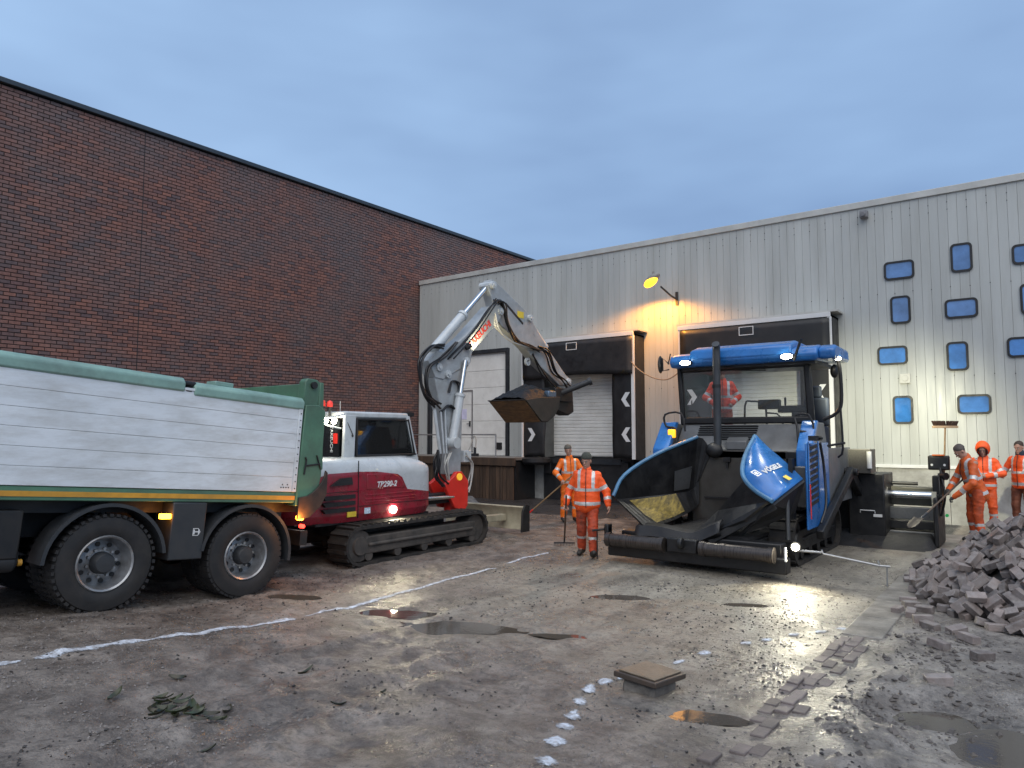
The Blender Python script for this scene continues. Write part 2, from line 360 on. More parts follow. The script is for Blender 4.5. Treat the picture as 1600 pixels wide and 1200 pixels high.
for c in range(3):
    y = 3.4 + .07 * c
    while y < 8.3:
        gone = random.random() < (.10 if y > 5.4 else .30) + (.25 if c == 2 and y < 6.6 else 0)
        x = -1.80 + c * .108 + random.uniform(-.006, .006) + .02 * math.sin(y * 1.7)
        if not gone:
            o = bk if first else share(bk, 'brick', edge); first = False
            o.location = (x + 1.7, y - 9, gz(x, y) + random.uniform(-.012, .016) + (.012 if c == 0 else .004)); o.rotation_euler = (random.uniform(-.05, .05), random.uniform(-.06, .06) + (.09 if y < 6 else 0), R(90) + random.uniform(-.05, .05))
        y += .206

# ------------------------------------------------------------------ brick hall
BX = -19.6; BL, BH = .262, .0955; BTOP = 10.52
def brick_mat():
    m = bpy.data.materials.new('facing_brick'); m.use_nodes = True; t = m.node_tree; b = t.nodes['Principled BSDF']; L = t.links.new
    g = N(t, 'ShaderNodeNewGeometry'); sx = N(t, 'ShaderNodeSeparateXYZ'); L(g.outputs['Position'], sx.inputs[0])
    def mt(op, a, c=None):
        n = N(t, 'ShaderNodeMath', operation=op)
        for i, v in enumerate((a, c)):
            if v is None: continue
            if isinstance(v, (int, float)): n.inputs[i].default_value = v
            else: L(v, n.inputs[i])
        return n.outputs[0]
    row = mt('FLOOR', mt('DIVIDE', mt('ADD', sx.outputs[2], .2), BH)); off = mt('MULTIPLY', mt('MODULO', row, 2.), .5)
    cl = mt('FLOOR', mt('ADD', mt('DIVIDE', mt('ADD', sx.outputs[1], 20.), BL), off))
    cx = N(t, 'ShaderNodeCombineXYZ'); L(row, cx.inputs[0]); L(cl, cx.inputs[1]); wn = N(t, 'ShaderNodeTexWhiteNoise'); L(cx.outputs[0], wn.inputs['Vector'])
    cr = N(t, 'ShaderNodeValToRGB'); e = cr.color_ramp.elements; e[0].color = (.135, .070, .064, 1); e[1].color = (.24, .105, .075, 1)
    for p, c in ((.08, (.10, .066, .066, 1)), (.35, (.175, .085, .068, 1)), (.7, (.195, .09, .07, 1))): q = e.new(p); q.color = c
    L(wn.outputs['Value'], cr.inputs[0])
    n1 = N(t, 'ShaderNodeTexNoise', Scale=.42, Detail=7.0, Roughness=.62); mp_ = N(t, 'ShaderNodeMapping'); mp_.inputs['Scale'].default_value = (1, .8, 1.1); L(g.outputs['Position'], mp_.inputs[0]); L(mp_.outputs[0], n1.inputs['Vector'])
    r1 = N(t, 'ShaderNodeMapRange'); L(n1.outputs['Fac'], r1.inputs[0])
    for i, v in enumerate((.42, .62, 0, .72)): r1.inputs[i + 1].default_value = v
    m1 = N(t, 'ShaderNodeMix', data_type='RGBA'); L(r1.outputs[0], m1.inputs[0]); L(cr.outputs[0], m1.inputs[6]); m1.inputs[7].default_value = (.125, .100, .098, 1)
    n2 = N(t, 'ShaderNodeTexNoise', Scale=9., Detail=6.0, Roughness=.7); L(g.outputs['Position'], n2.inputs['Vector'])
    r2 = N(t, 'ShaderNodeMapRange'); L(n2.outputs['Fac'], r2.inputs[0])
    for i, v in enumerate((.3, .7, .82, 1.42)): r2.inputs[i + 1].default_value = v
    sc_ = N(t, 'ShaderNodeVectorMath', operation='SCALE'); L(m1.outputs[2], sc_.inputs[0]); L(r2.outputs[0], sc_.inputs['Scale']); 
    # pale efflorescence flecks
    n3 = N(t, 'ShaderNodeTexNoise', Scale=3.2, Detail=8.0, Roughness=.8); L(g.outputs['Position'], n3.inputs['Vector']); r3 = N(t, 'ShaderNodeMapRange'); L(n3.outputs['Fac'], r3.inputs[0])
    for i, v in enumerate((.70, .78, 0, .5)): r3.inputs[i + 1].default_value = v
    m3 = N(t, 'ShaderNodeMix', data_type='RGBA'); L(r3.outputs[0], m3.inputs[0]); L(sc_.outputs[0], m3.inputs[6]); m3.inputs[7].default_value = (.32, .29, .27, 1)
    L(m3.outputs[2], b.inputs['Base Color']); b.inputs['Roughness'].default_value = .72
    bp = N(t, 'ShaderNodeBump', Strength=.4, Distance=.01); n4 = N(t, 'ShaderNodeTexNoise', Scale=60., Detail=4.0); L(g.outputs['Position'], n4.inputs['Vector']); L(n4.outputs['Fac'], bp.inputs['Height']); L(bp.outputs[0], b.inputs['Normal'])
    return m
mbrick = brick_mat(); mmortar = mat('mortar', (.035, .029, .028), .85, 0, .3, 4, dirt=(.018, .016, .016), da=.7, ds=.6)
mtrim = mat('dark_trim', (.045, .055, .065), .35, .3, .15, 2)
hall = empty('brick_hall', (BX, 12, 0)); tag(hall, 'tall windowless dark red brick hall with a flat dark roof edge', 'building')
hi_ = Matrix.Translation((-BX, -12, 0))
def at(o): o.matrix_parent_inverse = o.parent.matrix_basis.inverted(); return o
at(MB().box((BX - 22, -8, -.3), (BX - .024, 40, BTOP - .02)).build('wall', mmortar, hall))
at(MB().box((BX - 22.1, -8.1, BTOP), (BX + .10, 40.1, BTOP + .13)).build('roof_edge', mtrim, hall, bevel=.015))
at(MB().box((BX - .005, 9.2, .2), (BX + .004, 9.222, BTOP - .02)).build('expansion_joint', mmortar, hall))
rows = int((BTOP + .2) / BH); BR = []
for r_ in range(rows):
    z0 = -.2 + r_ * BH
    if z0 < .05: continue
    c0 = int((20 - 7.8) / BL) + 1
    for c in range(c0, int((20 + 39.5) / BL)):
        y0 = -20 + (c - (.5 if r_ % 2 else 0)) * BL; BR.append((y0, z0))
BR = np.array(BR)
Rm = np.array(cam.rotation_euler.to_matrix())
def proj(P):
    v = (np.asarray(P, float) - np.array(cam.location)) @ Rm; return 800 + 1110 * v[:, 0] / -v[:, 2], 600 - 1110 * v[:, 1] / -v[:, 2], -v[:, 2]
px, py, dz = proj(np.c_[np.full(len(BR), BX), BR[:, 0] + BL / 2, BR[:, 1] + BH / 2])
ok = (dz > 0) & (px > 8) & (px < 1000) & (py > 0) & (py < 560 + px * .13)
score = np.where(ok, (.6 - .8 * (px - 800) / 1110) / np.maximum(dz, .1) ** 2, -1); big = set(np.argsort(-score)[:300].tolist())
jt = .017
def brick_vs(y0, z0, d): return [(BX - .03, y0 + jt / 2, z0 + jt / 2), (BX - .03, y0 + BL - jt / 2, z0 + jt / 2), (BX - .03, y0 + BL - jt / 2, z0 + BH - jt / 2), (BX - .03, y0 + jt / 2, z0 + BH - jt / 2), (BX + d, y0 + jt / 2 + .002, z0 + jt / 2 + .002), (BX + d, y0 + BL - jt / 2 - .002, z0 + jt / 2 + .002), (BX + d, y0 + BL - jt / 2 - .002, z0 + BH - jt / 2 - .002), (BX + d, y0 + jt / 2 + .002, z0 + BH - jt / 2 - .002)]
bf = [(4, 5, 6, 7), (0, 1, 5, 4), (1, 2, 6, 5), (2, 3, 7, 6), (3, 0, 4, 7)]
keep = np.array([i for i in range(len(BR)) if i not in big]); dd = RNG.uniform(-.003, .004, len(BR))
V = np.array([brick_vs(BR[i, 0], BR[i, 1], dd[i]) for i in keep]).reshape(-1, 3); F = (np.array(bf)[None] + 8 * np.arange(len(keep))[:, None, None]).reshape(-1, 4)
V[:, 0] -= BX; V[:, 1] -= 12
tag(npmesh('brickwork', V, F, mbrick, hall, smooth=False), kind='stuff')
pb = None
for i in sorted(big):
    if pb is None:
        vs = [(v[0] - BX, v[1], v[2]) for v in brick_vs(0, 0, 0)]; pb = MB().add(vs, bf).build('brick', mbrick, hall); o = pb
    else: o = share(pb, 'brick', hall)
    o.location = (dd[i], BR[i, 0] - 12, BR[i, 1])

# ------------------------------------------------------------------ grey warehouse with loading docks
WY = 20.; WX0, WX1, WTOP, WB = -19.5, 6.5, 8.08, 1.36
mpanel = mat('grey_cladding', (.47, .485, .465), .42, .0, .1, 1.6, bump=.05, bs=3, dirt=(.25, .255, .235), da=.6, ds=.8, stretch=(3, 3, .3), island=.04)
mtrimg = mat('pale_trim', (.5, .5, .47), .45, .1, .1, 2, dirt=(.3, .28, .24), da=.4)
mplinth = mat('plinth_concrete', (.40, .40, .38), .7, 0, .2, 2.5, bump=.2, bs=40, dirt=(.16, .15, .13), da=.8, ds=.9)
mblack = mat('black_rubber', (.012, .0125, .014), .5, 0, .3, 5, bump=.1, bs=18, dirt=(.035, .032, .03), da=.45, ds=1.3)
mwhite = mat('white_paint', (.70, .71, .71), .4, 0, .08, 4, dirt=(.42, .40, .36), da=.45, ds=2)
mdoor = mat('white_door', (.76, .75, .71), .38, 0, .06, 3, dirt=(.45, .42, .37), da=.35, ds=1.3)
mdark = mat('dark_steel', (.03, .035, .042), .45, .3, .25, 5, dirt=(.08, .07, .06), da=.4)
hs = empty('warehouse', (-6, WY, 0)); tag(hs, 'low grey metal clad warehouse with two loading docks and round cornered windows', 'building')
OPEN = [(-19.02, -15.16, 5.22), (-13.75, -10.45, 4.6), (-8.25, -4.9, 4.6)]
at(MB().box((WX0 + .02, WY + .34, -.3), (WX1, WY + 18, WTOP - .03)).build('wall', mplinth, hs))
pm = {}
x = WX0; k = 0
while x < WX1:
    zb = WB + .03
    for a, b, zt in OPEN:
        if a - .1 < x + .1 < b + .1: zb = zt
    if zb not in pm:
        q = [(0, 0), (.0045, -.011), (.1955, -.012), (.2, 0), (.2, .3), (0, .3)]
        mb = MB(); n = 6; mb.add([(u, v, zb) for u, v in q] + [(u, v, WTOP - .05) for u, v in q], [(0, 1, 2, 3, 4, 5), (11, 10, 9, 8, 7, 6)] + [(i, (i + 1) % n, n + (i + 1) % n, n + i) for i in range(n)])
        pm[zb] = o = mb.build('wall_panel', mpanel, hs)
    else: o = share(pm[zb], 'wall_panel', hs)
    o.location = (x + 6, 0, 0); x += .2; k += 1
at(MB().box((WX0 - .05, WY - .06, WTOP - .05), (WX1, WY + .3, WTOP + .12)).build('roof_trim', mtrimg, hs, bevel=.01))
at(MB().box((WX0 - .02, WY - .03, WB - .02), (-14.4, WY + .1, WB + .03)).build('base_strip', mwhite, hs))
at(MB().box((-4.1, WY - .05, WB - .04), (WX1, WY + .1, WB + .04)).build('base_strip', mwhite, hs, bevel=.008))
def plinth(a, b): at(MB().box((a, WY - .01, -.2), (b, WY + .33, WB - .03)).build('plinth', mplinth, hs))
xx = -14.6
for a, b in [(-14.6, -13.65), (-9.95, -9.2), (-9.19, -8.5), (-4.2, -3.45), (-3.44, -1.9), (-1.89, -.2), (-.19, 1.8), (1.81, 4), (4.01, 6.5)]: plinth(a, b)
at(MB().box((WX0 - .03, WY - .02, WB), (WX0 + .05, WY + .3, WTOP - .05)).build('corner_trim', mtrimg, hs))
mb = MB()
for z in (7.62, 7.8, 5.7, 3.55, 1.62):
    for i in range(62):
        xq = -19.3 + .4 * i
        if any(a < xq < b and z < zt for a, b, zt in OPEN): continue
        zj = z + (.0 if i % 2 else .02); mb.box((xq - .009, WY - .026, zj - .009), (xq + .009, WY - .015, zj + .009))
tag(at(mb.build('screws', mdark, hs)), kind='stuff')
# sectional door with wicket at the platform
def rrect(w, h, r, n=5):
    P = []
    for cx, cy, a0 in ((w / 2 - r, h / 2 - r, 0), (-w / 2 + r, h / 2 - r, 90), (-w / 2 + r, -h / 2 + r, 180), (w / 2 - r, -h / 2 + r, 270)):
        for i in range(n + 1): a = R(a0 + 90 * i / n); P.append((cx + r * math.cos(a), cy + r * math.sin(a)))
    return P
d1 = at(MB().box((-18.9, WY + .1, 1.40), (-15.28, WY + .3, 5.1)).build('door', mdoor, hs))
def pk(name, mb, m, parent, **kw):   # sub-part given in world coordinates under a part of the warehouse
    o = mb.build(name, m, parent, **kw); return pin(o)
zz = [1.42, 2.03, 2.64, 3.25, 3.86, 4.47, 5.06]
for a, b in zip(zz[:-1], zz[1:]): pk('door_panel', MB().box((-18.88, WY + .075, a + .006), (-15.3, WY + .1, b - .006)), mdoor, d1, bevel=.008)
f = MB(); f.box((-15.28, WY - .03, 1.40), (-15.14, WY + .2, 5.24)).box((-19.04, WY - .03, 1.40), (-18.9, WY + .2, 5.24)).box((-18.9, WY - .03, 5.1), (-15.28, WY + .2, 5.24)); pk('door_frame', f, mdark, d1, bevel=.008)
wk = MB(); 
for a, b in (((-17.75, 1.5), (-17.70, 3.8)), ((-16.9, 1.5), (-16.85, 3.8)), ((-17.70, 3.75), (-16.9, 3.8))): wk.box((a[0], WY + .05, a[1]), (b[0], WY + .078, b[1]))
pk('wicket_frame', wk, mat('aluminium', (.45, .46, .47), .35, .8, .1, 3), d1)
pk('door_handle', MB().box((-17.0, WY + .02, 2.45), (-16.96, WY + .07, 2.65)).bar((-17.0, WY + .03, 2.55), (-17.12, WY + .03, 2.55), .02, .02), mdark, d1)
pk('paper_notice', MB().box((-17.42, WY + .066, 2.72), (-17.15, WY + .073, 3.1)), mat('notice_paper', (.6, .58, .75), .7), d1)
pk('hatch', MB().box((-15.75, WY + .05, 1.62), (-15.5, WY + .078, 1.87)), mblack, d1)
# dock shelters
def shelter(x0, x1, full):
    zt, y1 = 5.2, WY - .62
    dr = at(MB().box((x0 + .78, WY + .12, 1.44), (x1 - .78, WY + .32, 4.65)).build('dock_door', mdoor, hs))
    z = 1.45; ms = None
    while z < 4.35:
        if ms is None: ms = o = MB().prism([(0, .004), (-.022, .02), (-.022, .098), (0, .112)], 'x', x0 + .8, x1 - .8).build('slat', mdoor, dr)
        else: o = share(ms, 'slat', dr)
        pin(o); o.location = (0, WY + .12, z); z += .115
    sh = at(MB().box((x0, y1 + .02, 1.38), (x0 + .05, WY - .02, zt)).box((x1 - .05, y1 + .02, 1.38), (x1, WY - .02, zt)).box((x0, y1 + .02, zt - .05), (x1, WY - .02, zt)).build('dock_shelter', mblack, hs))
    # side curtains, slightly billowed
    for s_, a in ((1, x0 + .06), (-1, x1 - .06)):
        mb = MB(); nu, nv = 8, 24; vs = []
        for i in range(nv + 1):
            z = 1.42 + (zt - .15 - 1.42) * i / nv
            for j in range(nu + 1):
                u = j / nu; xx = a + s_ * u * (.80 + .015 * math.sin(i * .35 + x0) * u); vs.append((xx, y1 + .035 + .14 * max(0, u - .45) + .03 * math.sin(i * .5 + u * 5 + x0) * u * u, z))
        mb.add(vs, [(i * (nu + 1) + j, i * (nu + 1) + j + 1, (i + 1) * (nu + 1) + j + 1, (i + 1) * (nu + 1) + j) for i in range(nv) for j in range(nu)])
        o = pk('side_curtain', mb, mblack, sh, smooth=True); md = o.modifiers.new('t', 'SOLIDIFY'); md.thickness = .012
        for zc in ((3.22, 2.15) if full or s_ < 0 else (2.15,)):
            c = a + s_ * .30; P = [(-.15, 0), (.0, .22), (.15, .22), (.0, 0), (.15, -.22), (.0, -.22)]
            mbx = MB().prism([(c - s_ * p[0], zc + p[1]) for p in P], 'y', y1 + .02, y1 + .03)
            pk('chevron', mbx, mwhite, sh)
    mb = MB(); nu, nv = 20, 8; vs = []
    for i in range(nv + 1):
        v = i / nv; z = zt - .06 - v * 1.12
        for j in range(nu + 1):
            u = j / nu; xi = x0 + .07 + (x1 - x0 - .14) * u; ins = .0; vs.append((xi - ins * .7, y1 - .085 + .02 * v ** 2 + .02 * math.sin(u * 9 + v * 3 + x0) * v, z + .03 * math.sin(u * 6 + x0) * v))
    mb.add(vs, [(i * (nu + 1) + j, i * (nu + 1) + j + 1, (i + 1) * (nu + 1) + j + 1, (i + 1) * (nu + 1) + j) for i in range(nv) for j in range(nu)])
    o = pk('top_curtain', mb, mblack, sh, smooth=True); md = o.modifiers.new('t', 'SOLIDIFY'); md.thickness = .012
    cx = (x0 + x1) / 2 - .1; q = MB()
    for a, b in (((cx - .2, 4.86), (cx + .2, 4.88)), ((cx - .2, 5.08), (cx + .2, 5.1)), ((cx - .2, 4.88), (cx - .18, 5.08)), ((cx + .18, 4.88), (cx + .2, 5.08))): q.box((a[0], y1 - .11, a[1]), (b[0], y1 - .08, b[1]))
    pk('number_frame', q, mwhite, sh)
    fr = MB(); fr.box((x0 - .02, y1 - .06, zt - .03), (x1 - .05, y1 + .02, zt + .09)).box((x1 - .13, y1 - .05, 1.4), (x1 - .03, y1 + .02, zt - .03)).box((x0, y1 - .05, 1.4), (x0 + .05, y1 + .02, zt - .03)); pk('shelter_frame', fr, mwhite, sh, bevel=.006)
    pk('rain_canopy', MB().box((x0 - .06, y1 - .02, zt + .1), (x1 + .12, WY, zt + .15)), mtrimg, sh)
    # dock face below the floor, leveller and bumpers
    pt = at(MB().box((x0 + .5, WY - .06, -.1), (x1 - .4, WY + .3, 1.4)).build('dock_pit', mblack, hs))
    pk('leveller_lip', MB().box((x0 + .8, WY - .12, 1.2), (x1 - .8, WY - .06, 1.36)), mdark, pt)
    for xb in (x0 + .62, x1 - .75): pk('bumper', MB().box((xb, WY - .22, .85), (xb + .25, WY - .061, 1.3)), mblack, pt, bevel=.02)
    mb = MB().lathe([(-.2, .05), (-.2, .42), (-.12, .5), (.0, .5), (.04, .4), (.04, .05)], (x0 + .45, WY - .45, 1.36), 'z', 20); pk('inflatable_pad', mb, mblack, sh, smooth=True)
shelter(-14.1, -9.86, False); shelter(-8.45, -4.25, True)
# round cornered windows
mglass = mat('sky_reflection_glass', (.05, .20, .52), .04, 0, .45, 1.4, rv=.02, spec=.9, coat=.3)  # sky reflection painted into the panes: blue base with cloud-like mottling
mgl2 = mat('sky_reflection_glass_pale', (.09, .19, .40), .05, 0, .4, 1.4, rv=.02, spec=.9, coat=.3)  # paler painted sky reflection for the upper panes
W = [(-2.79, 6.28, 1), (-1.45, 6.4, 0), (-2.79, 5.27, 0), (-1.5, 5.17, 1), (-.12, 6.3, 1), (-.12, 5.25, 0), (-3.01, 4.13, 1), (-1.62, 4.02, 0), (-.3, 4.15, 1), (-2.82, 2.76, 0), (-1.33, 2.86, 1), (-.12, 2.77, 0), (1.3, 5.3, 1), (1.2, 4.1, 0), (1.3, 2.85, 1), (1.2, 6.4, 0)]
for xw, zw, ls in W:
    w_, h_ = (.68, .47) if ls else (.45, .70); P = rrect(w_, h_, .1); Q = rrect(w_ - .1, h_ - .1, .065); n = len(P)
    mb = MB(); vs = []
    for pp, yy in ((P, WY - .015), (P, WY - .05), (Q, WY - .05), (Q, WY - .03)): vs += [(xw + u, yy, zw + v) for u, v in pp]
    mb.add(vs, [(i + a * n, (i + 1) % n + a * n, (i + 1) % n + (a + 1) * n, i + (a + 1) * n) for i in range(n) for a in range(3)])
    wn = at(mb.build('window', mblack, hs))
    pk('pane', MB().prism([(xw + u * 1.01, zw + v * 1.01) for u, v in Q], 'y', WY - .034, WY - .02), mgl2 if zw > 5 else mglass, wn)
at(MB().box((-3.62, WY - .2, 7.74), (-3.44, WY - .02, 7.92)).cyl((-3.53, WY - .2, 7.82), (-3.53, WY - .3, 7.8), .06).build('security_camera', mat('camera_grey', (.2, .2, .21), .5), hs, bevel=.008))
at(MB().box((-2.86, WY - .06, 3.42), (-2.63, WY - .015, 3.66)).cyl((-2.745, WY - .06, 3.54), (-2.745, WY - .075, 3.54), .07).build('wall_vent', mtrimg, hs, bevel=.006))
# sodium lamp
lp = empty('wall_lamp', (-8.95, WY, 6.25)); tag(lp, 'lit amber wall lamp on a short arm above the docks', 'lamp')
chl = pin
chl(MB().box((-8.79, WY - .05, 6.05), (-8.71, WY - .018, 6.45)).tube([(-8.75, WY - .04, 6.22), (-8.82, WY - .3, 6.3), (-9.0, WY - .62, 6.55)], .028).build('arm', mdark, lp, smooth=True))
M_ = Matrix.Rotation(R(-28), 4, 'Y') @ Matrix.Rotation(R(-10), 4, 'Z')
chl(MB().ell((-9.17, WY - .85, 6.74), (.30, .17, .12), 16, 10, M_.to_3x3()).cyl((-9.12, WY - .85, 6.84), (-9.12, WY - .85, 6.97), .035).build('housing', mat('lamp_housing', (.25, .24, .22), .5), lp, smooth=True))
chl(MB().ell((-9.19, WY - .88, 6.67), (.25, .15, .13), 16, 10, M_.to_3x3()).build('lens', mat('sodium_lens', (1, .5, .05), .3, emit=(1, .40, .02), es=2.4), lp, smooth=True))
spot('sodium_light', (-9.2, WY - .93, 6.52), (-9.35, WY - 1.0, 0), 430, (1, .40, .05), 158, .35, r=.14)

# timber faced platform with railing
plat = empty('timber_platform', (-17, 19, 0)); tag(plat, 'raised platform faced with dark upright timber planks at the warehouse corner', 'platform')
mwood = mat('dark_timber', (.085, .05, .03), .7, 0, .35, 3, bump=.4, bs=25, dirt=(.025, .018, .014), da=.7, ds=2, stretch=(4, 4, .5), island=.35)
PX0, PX1, PY = -19.4, -13.95, 18.8
chl(MB().box((PX0, PY + .06, -.1), (PX1 - .05, WY - .04, 1.26)).build('core', mblack, plat))
chl(MB().box((PX0, PY - .05, 1.30), (PX1, WY - .04, 1.40)).build('deck', mat('deck_concrete', (.16, .15, .14), .7, 0, .3, 3, bump=.3), plat, bevel=.01))
chl(MB().box((PX0, PY - .09, 1.12), (PX1 + .03, PY - .04, 1.38)).build('edge_beam', mwood, plat, bevel=.01))
pw = None; x = PX0
while x < PX1 - .1:
    if pw is None: pw = o = MB().box((0, 0, -.08), (.135, .05, 1.12)).build('plank', mwood, plat, bevel=.006)
    else: o = share(pw, 'plank', plat)
    o.location = (x + 17, PY - .01 - 19 + random.uniform(-.012, .012), random.uniform(-.04, 0)); x += .145
rl = MB(); mgal = mat('galvanised', (.36, .37, .38), .4, .75, .2, 6)
for xr in (-19.2, -17.2, -16.75, -14.9): rl.tube([(xr, PY + .15, 1.40), (xr, PY + .15, 2.15)], .024)
rl.tube([(-19.2, PY + .15, 2.15), (-17.2, PY + .15, 2.15)], .024).tube([(-16.75, PY + .15, 2.15), (-14.9, PY + .15, 2.15)], .024)
rail = tag(rl.build('railing', mgal, smooth=True), 'galvanised tube railing standing on the timber faced platform', 'railing')
st = empty('standpipe', (-15.9, PY + .25, 1.40)); tag(st, 'small water standpipe with pale looped hose on the platform', 'standpipe')
chl(MB().cyl((-15.9, PY + .25, 1.40), (-15.9, PY + .25, 1.72), .05).box((-16, PY + .15, 1.40), (-15.8, PY + .35, 1.5)).build('post', mdark, st))
chl(MB().tube([(-16.75, PY + .1, 1.44), (-16.4, PY + .1, 1.45), (-16.1, PY + .15, 1.62), (-15.98, PY + .2, 1.95), (-15.9, PY + .22, 2.1), (-15.82, PY + .22, 1.95), (-15.86, PY + .22, 1.7)], .022, 8, 5).build('hose', mtrimg, st, smooth=True))
# rope between dock curtain and paver mirror is a loose cable
tag(MB().tube([(-10.1, WY - .66, 4.5), (-9.7, WY - .75, 4.1), (-9.2, WY - .8, 3.82), (-8.75, WY - .8, 3.75), (-8.4, WY - .72, 3.95)], .018, 6, 5).build('loose_cable', mat('cable', (.2, .16, .12), .7), smooth=True), 'thin loose cable slung between the two dock shelters', 'cable')
# ------------------------------------------------------------------ tipper truck
mgreen = mat('truck_green', (.085, .20, .125), .42, 0, .15, 3, dirt=(.06, .07, .055), da=.55, ds=1.6)
mgreen2 = mat('truck_green_pale', (.22, .36, .31), .45, 0, .15, 4, dirt=(.12, .15, .13), da=.5, ds=2.2)
mboard = mat('pale_board', (.74, .77, .79), .42, .15, .07, 1.4, dirt=(.46, .45, .42), da=.65, ds=3.0, bump=.05, bs=4, stretch=(1, .5, 2))
myel = mat('amber_strip', (.62, .30, .03), .4, 0, .15, 5, dirt=(.2, .12, .04), da=.4)
mtyre = mat('tyre', (.014, .014, .015), .7, 0, .25, 9, dirt=(.045, .038, .032), da=.5, ds=4)
mrim = mat('rim_silver', (.34, .35, .36), .4, .6, .2, 8, dirt=(.12, .10, .085), da=.6, ds=5)
mchas = mat('chassis_black', (.009, .0095, .011), .55, 0, .3, 6, dirt=(.028, .024, .02), da=.5, ds=3)
mplas = mat('grey_plastic', (.026, .03, .035), .5, 0, .15, 6, dirt=(.05, .044, .038), da=.4, ds=3)
mlitA = mat('amber_lamp', (1, .35, .02), .3, emit=(1, .33, .02), es=11)
mlitR = mat('red_lamp', (.8, .03, .02), .3, emit=(1, .03, .02), es=4)
mlitW = mat('work_light', (1, .95, .8), .3, emit=(1, .93, .72), es=42)
mchrome = mat('rod_chrome', (.62, .64, .66), .16, 1., .06, 5)
TR = empty('tipper_truck', (-9.65, 5.4, .028), (-.083, 0, 0)); tag(TR, 'green tipper truck with white boarded side and big double wheels', 'truck')
b = MB().box((-1.2, -8, 1.36), (1.2, .66, 2.50)).build('tipper_body', mgreen, TR)
for i in range(6):
    z = 1.372 + i * .2; MB().box((1.2, -8, z + .0015), (1.245, .6, z + .1985)).build('side_board', mboard, TR, bevel=.003)
st_ = MB().box((1.2, .601, 1.372), (1.256, .665, 2.572)).box((1.2, -8, 2.573), (1.256, .665, 2.605)).build('edge_strip', mboard, TR, bevel=.004)
rv = MB()
for z in np.arange(1.42, 2.56, .095): rv.cyl((1.255, .635, z), (1.262, .635, z), .009, n=6)
for y in np.arange(-7.6, .6, .42): rv.cyl((1.255, y, 2.588), (1.262, y, 2.588), .009, n=6)
for u, v in ((.5, 1.43), (.54, 1.43), (.46, 1.43), (.42, 1.43), (.52, 1.47), (.44, 1.47)): rv.cyl((1.244, u, v), (1.25, u, v), .01, n=6)
tag(rv.build('rivets', mchas, st_), kind='stuff')
rp_ = [(1.02, 2.50), (1.265, 2.555), (1.265, 2.665), (1.2, 2.725), (1.06, 2.725)]
MB().prism([(u, v) for u, v in rp_], 'y', -8, -1.08).build('top_rail', mgreen2, TR, bevel=.02)
MB().prism([(u, v - .03) for u, v in rp_], 'y', -.96, .68).build('top_rail', mgreen2, TR, bevel=.02)
MB().cyl((1.2, -1.09, 2.66), (1.2, -.94, 2.66), .035).box((1.1, -1.06, 2.56), (1.25, -.99, 2.62)).build('rail_hinge', mchas, TR)
MB().box((.9, -.62, 2.70), (1.12, -.36, 2.76)).build('rail_bracket', mgreen2, TR, bevel=.01)
MB().box((-1.1, -.4, 2.62), (.9, .78, 2.65)).build('load_cover', mplas, TR)
MB().prism([(.666, 1.18), (1.0, 1.18), (1.07, 1.6), (1.05, 2.55), (.93, 2.62), (.7, 2.60)], 'x', 1.02, 1.262).build('rear_pillar', mgreen, TR, bevel=.012)
MB().prism([(.70, 2.6), (.95, 2.6), (.97, 2.95), (.9, 2.99), (.74, 2.99), (.70, 2.94)], 'x', 1.05, 1.20).build('tailgate_post', mgreen, TR, bevel=.012)
pg = MB().prism([(1.0, 1.7), (1.13, 1.7), (1.02, 2.96), (.955, 2.96), (.955, 2.6)], 'x', -1.2, 1.21).build('tailgate', mgreen, TR, bevel=.012)
MB().cyl((1.0, .84, 2.9), (1.24, .84, 2.9), .05).build('pivot_pin', mchas, TR, smooth=True)
MB().tube([(1.275, .76, 1.62), (1.275, .78, 1.82), (1.275, .76, 1.86)], .012).tube([(1.275, .77, 1.74), (1.275, 1.02, 1.78)], .012).tube([(1.275, .95, 1.9), (1.275, 1.04, 1.7)], .01).build('latch', mchas, TR)
pts = [(.70, 1.0), (.70, 1.3)] + [(.70 + .42 * math.sin(R(a)) , 1.28 + .36 * math.sin(R(a)) * .2 + .34 * (1 - math.cos(R(a)))) for a in range(20, 91, 14)] + [(1.16, 1.66), (1.17, 1.35), (1.08, 1.18), (.9, 1.02)]
MB().prism(pts, 'x', 1.264, 1.295).build('hinge_shield', mat('rusty_black', (.035, .028, .025), .6, .2, .35, 6, dirt=(.11, .06, .04), da=.5, ds=4), TR, bevel=.006)
MB().box((1.0, -8, 1.22), (1.235, .68, 1.366)).build('side_beam', mgreen, TR, bevel=.01)
MB().box((1.236, -8, 1.262), (1.246, .66, 1.318)).build('amber_strip', myel, TR)
MB().box((-.5, -8, .78), (-.3, 1.0, 1.1)).box((.3, -8, .78), (.5, 1.0, 1.1)).box((-1.0, -8, 1.08), (1.0, .9, 1.22)).box((-1.1, .92, .62), (1.1, 1.04, .82)).build('chassis', mchas, TR)
for y in (0, -1.75): MB().cyl((-1.0, y, .535), (1.0, y, .535), .11).ell((0, y, .535), (.22, .25, .25)).build('axle', mchas, TR, smooth=True)
